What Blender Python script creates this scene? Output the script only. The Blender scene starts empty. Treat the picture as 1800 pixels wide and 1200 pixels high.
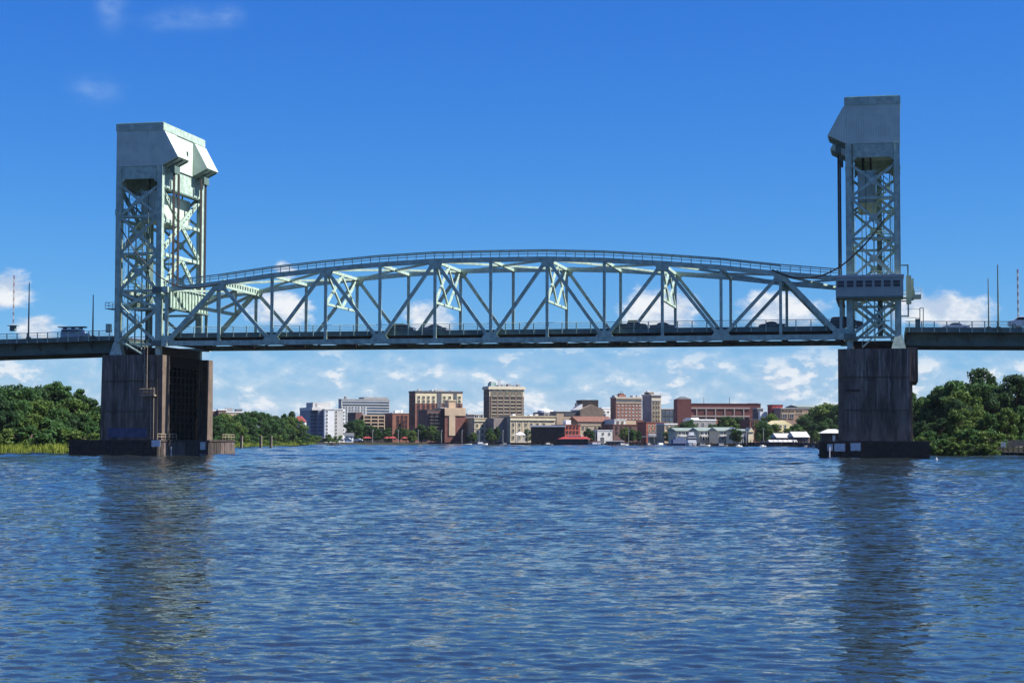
import bpy, math, random
import numpy as np
from mathutils import Vector, Matrix

R = math.radians
random.seed(7)
rng = np.random.default_rng(7)
SC = bpy.context.scene
COL = SC.collection

# ------------------------------------------------------------------ camera
FPX, CX, CY, CZ = 3165.03, 131.992, -316.419, 3.0
YAW, PIT, ROLL = 0.2052297, 0.0546001, 0.0016868
cam = bpy.data.cameras.new('camera')
cam.sensor_width = 36.0
cam.lens = FPX / 1800.0 * 36.0
cam.clip_start = 0.5
cam.clip_end = 30000
camo = bpy.data.objects.new('camera', cam)
COL.objects.link(camo)
camo.matrix_world = (Matrix.Translation((CX, CY, CZ)) @ Matrix.Rotation(YAW, 4, 'Z')
                     @ Matrix.Rotation(math.pi / 2 + PIT, 4, 'X') @ Matrix.Rotation(ROLL, 4, 'Z'))
SC.camera = camo

# ------------------------------------------------------------------ exposure
SC.view_settings.view_transform = 'Standard'
SC.view_settings.look = 'None'
SC.view_settings.exposure = 1.0
SC.view_settings.gamma = 1.0
SC.view_settings.use_curve_mapping = False

SUN_AZ, SUN_EL = 2.5, 48.0        # degrees from +X towards +Y, and above the horizon

# ------------------------------------------------------------------ node helpers
class NB:
    def __init__(s, tree): s.t = tree
    def n(s, typ, **kw):
        x = s.t.nodes.new(typ)
        for k, v in kw.items(): setattr(x, k, v)
        return x
    def put(s, sock, v):
        if v is None: return
        if isinstance(v, bpy.types.NodeSocket): s.t.links.new(v, sock)
        else:
            try: sock.default_value = v
            except Exception: sock.default_value = (*v, 1.0)
    def math(s, op, a, b=None, c=None, clamp=False):
        x = s.n('ShaderNodeMath', operation=op); x.use_clamp = clamp
        s.put(x.inputs[0], a); s.put(x.inputs[1], b); s.put(x.inputs[2], c)
        return x.outputs[0]
    def vmath(s, op, a, b=None):
        x = s.n('ShaderNodeVectorMath', operation=op)
        s.put(x.inputs[0], a); s.put(x.inputs[1], b)
        return x.outputs['Value'] if op in ('LENGTH', 'DOT_PRODUCT', 'DISTANCE') else x.outputs[0]
    def mix(s, f, a, b, blend='MIX'):
        x = s.n('ShaderNodeMix', data_type='RGBA', blend_type=blend)
        s.put(x.inputs[0], f); s.put(x.inputs[6], a); s.put(x.inputs[7], b)
        return x.outputs[2]
    def noise(s, vec, scale, detail=4, rough=.55, lac=2.0, dist=0.0):
        x = s.n('ShaderNodeTexNoise')
        s.put(x.inputs['Vector'], vec); x.inputs['Scale'].default_value = scale
        x.inputs['Detail'].default_value = detail; x.inputs['Roughness'].default_value = rough
        x.inputs['Distortion'].default_value = dist
        return x.outputs['Fac']
    def ramp(s, v, lo, hi, a=0.0, b=1.0, smooth=True):
        x = s.n('ShaderNodeMapRange', interpolation_type='SMOOTHSTEP' if smooth else 'LINEAR')
        s.put(x.inputs[0], v); s.put(x.inputs[1], lo); s.put(x.inputs[2], hi)
        x.inputs[3].default_value = a; x.inputs[4].default_value = b
        return x.outputs[0]
    def comb(s, x, y, z):
        c = s.n('ShaderNodeCombineXYZ')
        s.put(c.inputs[0], x); s.put(c.inputs[1], y); s.put(c.inputs[2], z)
        return c.outputs[0]
    def sep(s, v):
        c = s.n('ShaderNodeSeparateXYZ'); s.put(c.inputs[0], v); return c.outputs

# ------------------------------------------------------------------ world: sky and clouds
def ray(px, py):
    a, b = px - 900, py - 600
    cr, sr = math.cos(ROLL), math.sin(ROLL)
    X = (a * cr + b * sr) / FPX
    Yd = -(-a * sr + b * cr) / FPX
    cp, sp = math.cos(PIT), math.sin(PIT)
    fw, u = cp - Yd * sp, sp + Yd * cp
    c, s = math.cos(YAW), math.sin(YAW)
    return Vector((X * c - fw * s, X * s + fw * c, u))

world = bpy.data.worlds.new('World')
SC.world = world
world.use_nodes = True
nb = NB(world.node_tree)
bg = world.node_tree.nodes['Background']
sky = nb.n('ShaderNodeTexSky', sky_type='NISHITA')
sky.sun_disc = False
sky.sun_elevation = R(SUN_EL)
sky.sun_rotation = R(90 - SUN_AZ)
sky.air_density = 1.0
sky.dust_density = 0.0
sky.ozone_density = 6.0
sx = nb.sep(sky.outputs[0])
chan = []
for k, (g, m) in enumerate(((1.62, .77), (1.20, .905), (.60, 1.06))):   # film-like colour response of the sky
    v = nb.math('MULTIPLY', sx[k], .1)
    v = nb.math('POWER', v, g)
    chan.append(nb.math('MULTIPLY', v, m * 10))
skycol = nb.comb(*chan)
dirv = nb.n('ShaderNodeTexCoord').outputs['Generated']
dx, dy, dz = nb.sep(nb.vmath('NORMALIZE', dirv))
az = nb.math('ARCTAN2', dx, dy)            # radians, + towards +X
el = nb.math('ARCSINE', dz)
def azel(px, py):
    d = ray(px, py).normalized()
    return math.atan2(d.x, d.y), math.asin(d.z)
P2 = nb.comb(az, nb.math('MULTIPLY', el, 1.7), 0.0)
big = nb.noise(P2, 30, 6, .58)
fine = nb.noise(P2, 62, 7, .62, dist=.3)
puff = nb.math('ADD', nb.math('MULTIPLY', big, .5), nb.math('MULTIPLY', fine, .5))
# cumulus heaps seen above the deck, thin wisps high on the left: (x, y, radius x, radius y, strength)
heaps = [(12, 512, 58, 40, .9), (62, 575, 54, 30, .85), (500, 478, 26, 26, .8), (500, 540, 70, 44, .85), (752, 560, 56, 40, .95), (1160, 545, 72, 52, 1.05),
         (1370, 545, 95, 40, .9), (1650, 545, 95, 34, 1.05), (1610, 540, 40, 36, .9), (1700, 560, 60, 26, .8), (-150, 540, 110, 40, .9),
         (1960, 560, 120, 40, .9), (-420, 560, 150, 40, .8), (2300, 540, 140, 50, .9)]
wisps = [(196, 8, 26, 40, .5), (285, 40, 40, 16, .32), (350, 30, 60, 22, .34), (405, 26, 24, 18, .36), (168, 158, 44, 24, .42)]
def blob(px, py, rx, ry, st):
    a0, e0 = azel(px, py)
    u = nb.math('MULTIPLY', nb.math('SUBTRACT', az, a0), FPX / rx)
    v = nb.math('MULTIPLY', nb.math('SUBTRACT', el, e0), FPX / ry)
    d = nb.math('ADD', nb.math('MULTIPLY', u, u), nb.math('MULTIPLY', v, v))
    return nb.math('MULTIPLY', nb.math('POWER', 2.718, nb.math('MULTIPLY', d, -1.0)), st)
acc = None
for h in heaps:
    b = blob(*h); acc = b if acc is None else nb.math('MAXIMUM', acc, b)
heapcov = nb.ramp(nb.math('ADD', acc, nb.math('MULTIPLY', puff, 1.75)), 1.24, 1.66)
heapcov = nb.math('MULTIPLY', heapcov, nb.ramp(acc, .06, .32))
wacc = None
for h in wisps:
    b = blob(*h); wacc = b if wacc is None else nb.math('ADD', wacc, b)
wcov = nb.math('MULTIPLY', nb.ramp(wacc, 0.0, .6), nb.ramp(fine, .2, .85, 0, .36))
# broken small clouds filling the band near the horizon
P3 = nb.comb(az, nb.math('MULTIPLY', el, 1.75), 3.7)
def lowfield(p): return nb.math('ADD', nb.math('MULTIPLY', nb.noise(p, 52, 6, .58, dist=.12), .75), nb.math('MULTIPLY', nb.noise(p, 10, 3, .5), .35))
lown = lowfield(P3)
lown2 = lowfield(nb.vmath('ADD', P3, (.004, .009, 0)))
lowm = nb.math('MULTIPLY', nb.ramp(el, .034, .062, 1, 0), nb.ramp(el, -.02, .0, 0, 1))
lowcov = nb.math('MULTIPLY', nb.ramp(lown, .535, .65, 0, .90), lowm)
veil = nb.math('MULTIPLY', nb.ramp(lown, .34, .60, 0, .36), lowm)
# unseen fair-weather clouds added over the rest of the sky to whiten ambient light
zc = nb.math('MAXIMUM', dz, .05)
P4 = nb.comb(nb.math('DIVIDE', dx, zc), nb.math('DIVIDE', dy, zc), 0.0)
fw = nb.noise(P4, 1.1, 6, .6)
fwcov = nb.math('MULTIPLY', nb.ramp(fw, .50, .66, 0, .85), nb.ramp(el, R(17), R(26)))
cov = nb.math('MAXIMUM', nb.math('MAXIMUM', heapcov, lowcov), veil)
cov = nb.math('MAXIMUM', cov, fwcov)
# lit side of each heap: up and to the right
P2b = nb.vmath('ADD', P2, (.006, .012, 0))
puff2 = nb.math('ADD', nb.math('MULTIPLY', nb.noise(P2b, 30, 6, .58), .5), nb.math('MULTIPLY', nb.noise(P2b, 62, 7, .62, dist=.3), .5))
lit = nb.ramp(nb.math('SUBTRACT', puff, puff2), -.10, .13)
ccol = nb.mix(lit, (5.2, 6.3, 8.0, 1), (9.0, 9.3, 9.6, 1))
low_lit = nb.ramp(nb.math('SUBTRACT', lown, lown2), -.05, .06)
lcol = nb.mix(low_lit, (5.6, 6.7, 8.2, 1), (8.8, 9.1, 9.5, 1))
ccol = nb.mix(nb.ramp(nb.math('SUBTRACT', lowcov, heapcov), -.1, .1), ccol, lcol)
final = nb.mix(nb.math('MULTIPLY', cov, .96), skycol, ccol)
final = nb.mix(wcov, final, (5.4, 7.4, 9.2, 1))
nb.put(bg.inputs[0], final)
bg.inputs[1].default_value = 0.05

# ------------------------------------------------------------------ sun
sun = bpy.data.lights.new('sun', 'SUN')
sun.energy = 5.0
sun.angle = R(0.5)
sun.color = (1.0, .955, .88)
suno = bpy.data.objects.new('sun', sun)
COL.objects.link(suno)
sd = Vector((math.cos(R(SUN_EL)) * math.cos(R(SUN_AZ)), math.cos(R(SUN_EL)) * math.sin(R(SUN_AZ)), math.sin(R(SUN_EL))))
suno.rotation_euler = sd.to_track_quat('Z', 'Y').to_euler()
suno.location = (300, 60, 300)

# ------------------------------------------------------------------ materials
MATS = {}
def mat(name, col, rough=.6, var=.18, scale=.5, metal=0.0, spec=.35, stain=None, bump=0.0, bscale=3.0, objvar=0.0, streak=False):
    """flat paint / stone colour broken up by world-space noise; stain=(colour, amount, threshold)"""
    if name in MATS: return MATS[name]
    m = bpy.data.materials.new(name); m.use_nodes = True
    t = m.node_tree; b = NB(t); p = t.nodes['Principled BSDF']
    pos = b.n('ShaderNodeNewGeometry').outputs['Position']
    c = (*col, 1)
    dark = tuple(x * (1 - var) for x in col) + (1,); lite = tuple(min(1, x * (1 + var)) for x in col) + (1,)
    vv = b.vmath('MULTIPLY', pos, (1, 1, .18)) if streak else pos
    f = b.ramp(b.noise(vv, scale, 5, .6), .3, .7)
    colr = b.mix(f, dark, lite)
    if objvar:
        o = b.n('ShaderNodeObjectInfo').outputs['Random']
        h = b.n('ShaderNodeHueSaturation')
        b.put(h.inputs['Value'], b.math('ADD', 1 - objvar, b.math('MULTIPLY', o, 2 * objvar)))
        b.put(h.inputs['Color'], colr); colr = h.outputs[0]
    if stain:
        sc, amt, th = stain
        sv = b.vmath('MULTIPLY', pos, (1.3, 1.3, .16))
        s1 = b.ramp(b.noise(sv, 1.1, 6, .65), th, th + .16)
        if streak:
            s2 = b.ramp(b.noise(b.vmath('MULTIPLY', pos, (3.2, 3.2, .10)), 1.0, 4, .6), .565, .67)
            s1 = b.math('MAXIMUM', s1, b.math('MULTIPLY', s2, b.ramp(b.noise(pos, .16, 3, .5), .38, .56)))
        colr = b.mix(b.math('MULTIPLY', s1, amt), colr, (*sc, 1))
    b.put(p.inputs['Base Color'], colr)
    p.inputs['Roughness'].default_value = rough
    p.inputs['Metallic'].default_value = metal
    p.inputs['Specular IOR Level'].default_value = spec
    if bump:
        bn = b.n('ShaderNodeBump'); bn.inputs['Strength'].default_value = bump; bn.inputs['Distance'].default_value = .05
        b.put(bn.inputs['Height'], b.noise(pos, bscale, 5, .6)); b.put(p.inputs['Normal'], bn.outputs[0])
    MATS[name] = m
    return m

def leafmat(name, c1, c2, trans=.35):
    m = bpy.data.materials.new(name); m.use_nodes = True
    t = m.node_tree; b = NB(t)
    t.nodes.remove(t.nodes['Principled BSDF'])
    pos = b.n('ShaderNodeNewGeometry').outputs['Position']
    o = b.n('ShaderNodeObjectInfo').outputs['Random']
    f = b.ramp(b.noise(pos, .35, 4, .6), .3, .7)
    colr = b.mix(b.math('ADD', b.math('MULTIPLY', f, .55), b.math('MULTIPLY', o, .45)), (*c1, 1), (*c2, 1))
    hs = b.n('ShaderNodeHueSaturation'); b.put(hs.inputs['Color'], colr)
    b.put(hs.inputs['Value'], b.ramp(b.noise(pos, 1.7, 2, .5), .25, .75, .7, 1.3))
    colr = hs.outputs[0]
    d = b.n('ShaderNodeBsdfPrincipled'); b.put(d.inputs['Base Color'], colr); d.inputs['Roughness'].default_value = .55
    d.inputs['Specular IOR Level'].default_value = .12
    tr = b.n('ShaderNodeBsdfTranslucent'); b.put(tr.inputs[0], b.mix(.35, colr, (.10, .17, .03, 1)))
    mx = b.n('ShaderNodeMixShader'); mx.inputs[0].default_value = trans
    t.links.new(d.outputs[0], mx.inputs[1]); t.links.new(tr.outputs[0], mx.inputs[2])
    t.links.new(mx.outputs[0], t.nodes['Material Output'].inputs[0])
    MATS[name] = m
    return m

STEEL = mat('green_steel', (.345, .448, .372), .55, .24, 1.1, stain=((.15, .10, .06), .6, .585))
STEEL2 = mat('green_steel_siding', (.48, .56, .48), .55, .10, .5, stain=((.20, .19, .15), .45, .59))
def siding():
    m = STEEL2; t = m.node_tree; b = NB(t)
    g = b.n('ShaderNodeNewGeometry'); x, y, z = b.sep(g.outputs['Position'])
    w = b.math('SINE', b.math('MULTIPLY', b.math('ADD', x, y), 2 * math.pi / .42))
    bn = b.n('ShaderNodeBump'); bn.inputs['Strength'].default_value = .32; bn.inputs['Distance'].default_value = .07
    b.put(bn.inputs['Height'], w); b.put(t.nodes['Principled BSDF'].inputs['Normal'], bn.outputs[0])
siding()
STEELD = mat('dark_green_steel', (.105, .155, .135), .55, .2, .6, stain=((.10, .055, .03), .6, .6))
RUST = mat('rusty_steel', (.055, .042, .035), .8, .3, .9)
CABLE = mat('greased_wire_rope', (.03, .026, .024), .6, .2, 2)
BLACK = mat('black_rubber', (.02, .02, .021), .6, .1, 2)
GLASS = mat('dark_window_glass', (.022, .030, .042), .3, .3, .3, spec=.3, objvar=.3)
GLASSB = mat('blue_window_glass', (.045, .072, .115), .3, .25, .3, spec=.3, objvar=.3)
CONC = mat('weathered_dark_concrete', (.112, .092, .076), .85, .55, .8, stain=((.34, .30, .265), .7, .57), bump=.5, bscale=2.2, streak=True)
CONCL = mat('tan_concrete_edge', (.125, .094, .073), .85, .25, .7, stain=((.09, .07, .06), .6, .56), bump=.4)
TIMBER = mat('dark_creosoted_timber', (.042, .034, .03), .85, .35, 1.2, bump=.6, bscale=5, stain=((.12, .09, .075), .5, .62))
TIMBERL = mat('weathered_pile_wood', (.28, .23, .17), .85, .25, 1.5, bump=.4, bscale=6)
CONCF = mat('stained_fender_panel', (.11, .085, .078), .85, .3, .8, stain=((.07, .05, .045), .6, .55))
ASPH = mat('asphalt', (.05, .05, .052), .9, .2, 1)
WHITE = mat('white_paint', (.66, .67, .66), .5, .06, .8)
OFFW = mat('offwhite_stucco', (.56, .55, .52), .8, .08, .4)
PALEG = mat('pale_grey_panel', (.42, .42, .41), .8, .1, .4)
BEIGE = mat('beige_limestone', (.47, .395, .28), .85, .12, .3)
CREAM = mat('cream_siding', (.60, .53, .37), .8, .1, .6)
TAN = mat('tan_stucco', (.45, .34, .235), .85, .1, .3)
BROWN = mat('brown_brick', (.20, .155, .12), .85, .15, .5)
BRICK = mat('red_brick', (.225, .10, .073), .85, .18, .5)
BRICKD = mat('dark_red_brick', (.155, .06, .05), .85, .18, .5)
BRICKP = mat('purple_brown_brick', (.125, .07, .065), .85, .2, .5)
GREYW = mat('grey_render', (.24, .235, .235), .85, .12, .3)
SLATE = mat('slate_roof', (.09, .095, .105), .8, .2, .6)
GREENR = mat('pale_green_metal_roof', (.20, .245, .215), .55, .12, .5)
REDR = mat('red_canvas', (.30, .042, .042), .7, .12, .8)
REDROOF = mat('maroon_roof_tile', (.22, .05, .04), .8, .15, .6)
BLUEP = mat('blue_paint', (.05, .065, .13), .7, .3, 1.2, stain=((.16, .14, .13), .7, .55))
DARKB = mat('black_cladding_and_shade', (.028, .024, .026), .8, .2, .4)  # dark surfaces, and the shade coloured onto the waterfront warehouse
SOIL = mat('bank_soil', (.045, .045, .022), .95, .3, .2)
GRASSG = mat('bank_grass', (.09, .12, .035), .9, .3, .15)
BARK = mat('bark', (.09, .07, .055), .9, .25, 2, bump=.5, bscale=6)
SIGNW = mat('faded_sign_board', (.52, .54, .56), .7, .18, 2.5)
CHROME = mat('wheel_metal', (.4, .4, .41), .35, .1, 2, metal=.8)
LEAF = [leafmat('broadleaf_foliage', (.029, .078, .026), (.070, .145, .042)),
        leafmat('dark_evergreen_foliage', (.018, .050, .024), (.046, .096, .036)),
        leafmat('bright_bank_foliage', (.055, .108, .024), (.125, .185, .044))]
REED = leafmat('marsh_reed', (.15, .21, .030), (.25, .28, .055), .3)

# ------------------------------------------------------------------ mesh and object helpers
WM = {}                                         # world matrices by object name
def link(o, parent=None, mw=None):
    mw = mw or Matrix.Identity(4)
    COL.objects.link(o)
    if parent is not None:
        o.parent = parent
        o.matrix_parent_inverse = WM[parent.name].inverted()
    o.matrix_basis = mw
    WM[o.name] = mw
    return o
def tag(o, label, cat, group=None):
    o['label'] = label; o['category'] = cat
    if group: o['group'] = group
    return o
def thing(name, label, cat, loc, group=None):
    o = bpy.data.objects.new(name, None)
    o.empty_display_size = .5
    link(o, None, Matrix.Translation(loc))
    return tag(o, label, cat, group)
def mesh_from(name, v, f, m, smooth=False):
    me = bpy.data.meshes.new(name)
    me.from_pydata([tuple(x) for x in v], [], f)
    for x in (m if isinstance(m, (list, tuple)) else [m]): me.materials.append(x)
    if smooth:
        for p in me.polygons: p.use_smooth = True
    return me
def part(name, me, parent, mw=None):
    return link(bpy.data.objects.new(name, me), parent, mw)
BOXF = [(0, 3, 2, 1), (4, 5, 6, 7), (0, 1, 5, 4), (1, 2, 6, 5), (2, 3, 7, 6), (3, 0, 4, 7)]
def boxv(a, b):
    (x0, y0, z0), (x1, y1, z1) = a, b
    return [(x0, y0, z0), (x1, y0, z0), (x1, y1, z0), (x0, y1, z0), (x0, y0, z1), (x1, y0, z1), (x1, y1, z1), (x0, y1, z1)]
UNIT = {}
def unit_box(m):
    if m.name not in UNIT: UNIT[m.name] = mesh_from('bar_' + m.name, boxv((-.5, -.5, -.5), (.5, .5, .5)), BOXF, m)
    return UNIT[m.name]
UNITC = {}
def unit_cyl(m, n=10):
    if (m.name, n) not in UNITC:
        v = [(.5 * math.cos(2 * math.pi * i / n), .5 * math.sin(2 * math.pi * i / n), z) for z in (-.5, .5) for i in range(n)]
        f = [(i, (i + 1) % n, n + (i + 1) % n, n + i) for i in range(n)] + [tuple(range(n))[::-1], tuple(range(n, 2 * n))]
        UNITC[(m.name, n)] = mesh_from('rod_' + m.name, v, f, m)
    return UNITC[(m.name, n)]
def frame(p0, p1, a, b, ref):
    p0, p1 = Vector(p0), Vector(p1)
    d = p1 - p0; L = d.length; d.normalize()
    r = Vector(ref); r = (r - d * r.dot(d))
    if r.length < 1e-4: r = d.orthogonal()
    r.normalize(); s = r.cross(d)
    mid = (p0 + p1) / 2
    return Matrix(((s.x * a, r.x * b, d.x * L, mid.x), (s.y * a, r.y * b, d.y * L, mid.y), (s.z * a, r.z * b, d.z * L, mid.z), (0, 0, 0, 1)))
def beam(name, p0, p1, a, b, m, parent, ref=(0, 1, 0)):
    """bar from p0 to p1: size b along ref, a across"""
    return part(name, unit_box(m), parent, frame(p0, p1, a, b, ref))
def rod(name, p0, p1, d, m, parent):
    return part(name, unit_cyl(m), parent, frame(p0, p1, d, d, (0.3, 1, .2)))
def box(name, a, b, m, parent):
    a, b = Vector(a), Vector(b)
    c = (a + b) / 2; s = b - a
    return part(name, unit_box(m), parent, Matrix.Translation(c) @ Matrix.Diagonal((s.x, s.y, s.z, 1)))
def sweep(points, w, h):
    """polyline in a plane Y=const, section w (Y) by h (Z)"""
    v, f = [], []
    for x, y, z in points: v += [(x, y - w / 2, z - h / 2), (x, y + w / 2, z - h / 2), (x, y + w / 2, z + h / 2), (x, y - w / 2, z + h / 2)]
    n = len(points)
    for i in range(n - 1):
        for k in range(4):
            a, b = i * 4 + k, i * 4 + (k + 1) % 4
            f.append((a, b, b + 4, a + 4))
    f += [(3, 2, 1, 0), tuple(range(4 * n - 4, 4 * n))]
    return v, f
def extrude_xz(poly, y0, y1):
    n = len(poly)
    v = [(x, y0, z) for x, z in poly] + [(x, y1, z) for x, z in poly]
    f = [(i, (i + 1) % n, n + (i + 1) % n, n + i) for i in range(n)] + [tuple(range(n))[::-1], tuple(range(n, 2 * n))]
    return v, f
def fixn(me):
    import bmesh
    bm = bmesh.new(); bm.from_mesh(me); bmesh.ops.recalc_face_normals(bm, faces=bm.faces); bm.to_mesh(me); bm.free()
    return me
def join(lst):
    V, F = [], []
    for v, f in lst:
        k = len(V); V += list(v); F += [tuple(i + k for i in q) for q in f]
    return V, F
def ladder_plate(L, w, t, holes, m, key):
    """built-up member with a row of openings along it, along local z, unit length"""
    k = ('perf', key)
    if k in UNIT: return UNIT[k]
    e = .27 * w
    parts = [(boxv((-w / 2, -t / 2, -.5), (-w / 2 + e, t / 2, .5)), BOXF), (boxv((w / 2 - e, -t / 2, -.5), (w / 2, t / 2, .5)), BOXF)]
    n = holes
    for i in range(n + 1):
        c = -.5 + i / n; hw = .5 / n * .52
        a, b = max(-.5, c - hw), min(.5, c + hw)
        parts.append((boxv((-w / 2 + e, -t / 2 + .02, a), (w / 2 - e, t / 2 - .02, b)), BOXF))
    v, f = join(parts)
    UNIT[k] = mesh_from('perforated_member', v, f, m)
    return UNIT[k]
def perf(name, p0, p1, w, t, m, parent, ref):
    L = (Vector(p1) - Vector(p0)).length
    n = max(4, int(L / 1.3))
    return part(name, ladder_plate(L, w, t, n, m, (n, w, t, m.name)), parent, frame(p0, p1, 1, 1, ref))
def at_dist(px, py, dist):
    d = ray(px, py); t = dist / math.hypot(d.x, d.y)
    return Vector((CX, CY, CZ)) + d * t
def at_y(px, py, Y):
    d = ray(px, py); return Vector((CX, CY, CZ)) + d * ((Y - CY) / d.y)

# ------------------------------------------------------------------ water
def build_water():
    NR, NC = 1180, 560
    rows = 9.0 * (1000.0 / 9.0) ** np.linspace(0, 1, NR)
    ang = YAW + np.linspace(R(40), R(-40), NC)          # fan of rows in front of the boat, heights from world position only
    Rr, A = np.meshgrid(rows, ang, indexing='ij')
    X = CX - np.sin(A) * Rr; Y = CY + np.cos(A) * Rr
    Z = np.zeros_like(X)
    step = np.gradient(rows)[:, None]
    g = np.random.default_rng(11)
    N = 150
    lam = .20 * (30.0 / .20) ** (np.arange(N) / (N - 1.0))
    th = R(97) + g.normal(0, .95, N)
    ph = g.uniform(0, 6.28, N)
    # gusts: patches of livelier and calmer water
    gust = 1 + .30 * np.sin(X * .021 + Y * .043 + 1.3) + .24 * np.sin(-X * .05 + Y * .017 + 4) * np.sin(Y * .11 + .6)
    for k in range(N):
        q = 2 * math.pi / lam[k]
        fade = np.clip((lam[k] / step - 2.0) / 2.0, 0, 1) * np.clip(2.0 - lam[k] / np.maximum(.6, 7 * step), 0, 1)
        if fade.max() <= 0: continue
        r0, r1 = np.nonzero(fade[:, 0])[0][[0, -1]]
        sl = slice(r0, r1 + 1)
        arg = q * (X[sl] * math.cos(th[k]) + Y[sl] * math.sin(th[k])) + ph[k]
        Z[sl] += .0195 / q * (np.sin(arg) + .22 * np.cos(2 * arg)) * fade[sl] * gust[sl]
    v = np.stack([X, Y, Z], -1).reshape(-1, 3)
    i, j = np.meshgrid(np.arange(NR - 1), np.arange(NC - 1), indexing='ij')
    a = (i * NC + j).ravel()
    f = np.stack([a, a + 1, a + NC + 1, a + NC], -1)
    me = bpy.data.meshes.new('water')
    me.vertices.add(len(v)); me.vertices.foreach_set('co', v.astype(np.float32).ravel())
    me.loops.add(f.size); me.loops.foreach_set('vertex_index', f.astype(np.int32).ravel())
    me.polygons.add(len(f)); me.polygons.foreach_set('loop_start', np.arange(0, f.size, 4, dtype=np.int32))
    me.polygons.foreach_set('loop_total', np.full(len(f), 4, np.int32))
    me.polygons.foreach_set('use_smooth', np.ones(len(f), bool))
    me.update(); me.validate()
    return me
def water_mat():
    m = bpy.data.materials.new('river_water'); m.use_nodes = True
    t = m.node_tree; b = NB(t); p = t.nodes['Principled BSDF']
    pos = b.n('ShaderNodeNewGeometry').outputs['Position']
    p.inputs['Base Color'].default_value = (.015, .021, .022, 1)
    p.inputs['Roughness'].default_value = .055
    p.inputs['IOR'].default_value = 1.33
    p.inputs['Specular IOR Level'].default_value = .32
    # ripples too fine for the mesh: slopes drawn from noise, livelier where the wind touches down
    wv = b.vmath('MULTIPLY', pos, (.6, 1.0, 1.0))
    def slopes(scale, k):
        x = b.n('ShaderNodeTexNoise'); b.put(x.inputs['Vector'], wv); x.inputs['Scale'].default_value = scale
        x.inputs['Detail'].default_value = 2; x.inputs['Roughness'].default_value = .6
        return b.vmath('MULTIPLY', b.vmath('SUBTRACT', x.outputs['Color'], (.5, .5, .5)), (k, k, 0))
    gust = b.ramp(b.noise(b.vmath('MULTIPLY', pos, (.010, .045, 1)), 1.0, 3, .6), .36, .62, .50, 1.2)
    sl = b.vmath('ADD', slopes(2.6, .50), slopes(7.0, .50))
    sc_ = b.n('ShaderNodeVectorMath', operation='SCALE'); b.put(sc_.inputs[0], sl); b.put(sc_.inputs['Scale'], gust)
    nrm = b.vmath('NORMALIZE', b.vmath('ADD', b.n('ShaderNodeNewGeometry').outputs['Normal'], sc_.outputs[0]))
    b.put(p.inputs['Normal'], nrm)
    return m
WATER = water_mat()
wme = build_water(); wme.materials.append(WATER)
wo = part('water', wme, None); wo['kind'] = 'structure'
S = 14000
wf = part('water_beyond', mesh_from('water_beyond', [(-S, -S, -.22), (S, -S, -.22), (S, S, -.22), (-S, S, -.22)], [(0, 1, 2, 3)], WATER), None)
wf['kind'] = 'structure'

# ------------------------------------------------------------------ land
def land(name, shore, inland, z, m, bank=1.6):
    """shore polyline (x,y) with a sloping bank down to below the water, closed by inland points"""
    top = [Vector((x, y, z)) for x, y in shore]
    v, f = [], []
    n = len(shore)
    out = []
    for i, (x, y) in enumerate(shore):
        a = Vector(shore[max(0, i - 1)]); c = Vector(shore[min(n - 1, i + 1)])
        t = (c - a).normalized(); nrm = Vector((t.y, -t.x))
        out.append(nrm)
    for i, (x, y) in enumerate(shore): v.append((x, y, -.8))
    for i, (x, y) in enumerate(shore): v.append((x - out[i].x * bank, y - out[i].y * bank, z))
    for i in range(n - 1): f.append((i, i + 1, n + i + 1, n + i))
    k = len(v)
    for x, y in inland: v.append((x, y, z))
    f.append(tuple(range(n, 2 * n)) + tuple(range(k, k + len(inland))))
    o = part(name, fixn(mesh_from(name, v, f, m)), None)
    o['kind'] = 'structure'
    return o
LB = [(-170, -14), (-95, 14), (-54, 37), (-41, 45), (-44, 62), (-64, 120), (-86, 190), (-112, 337), (-140, 470), (-152, 556), (-164, 590), (-190, 612), (-260, 640)]
land('west_bank', LB, [(-6000, 2500), (-6000, 40)], .75, SOIL, 3.0)
EB = [(700, 40), (240, 44), (165, 50), (146, 64), (141, 90), (128, 200), (110, 360), (86, 480), (64, 560), (30, 650), (-22, 770), (-96, 868), (-180, 902), (-300, 930), (-520, 960), (-2500, 1100)]
land('east_bank', EB[::-1], [(6000, 40), (6000, 9000), (-6000, 9000)], 1.7, SOIL, 2.5)

# ------------------------------------------------------------------ bridge geometry
PAN = 10.3633
NP = 12
SPAN = PAN * NP
WD = 20.08
ZB = 20.92
ZT = [31.0, 32.02, 33.31, 34.23, 34.99, 35.42, 35.47]
zt = lambda i: ZT[min(i, NP - i)]
ROADZ = 22.6

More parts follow.
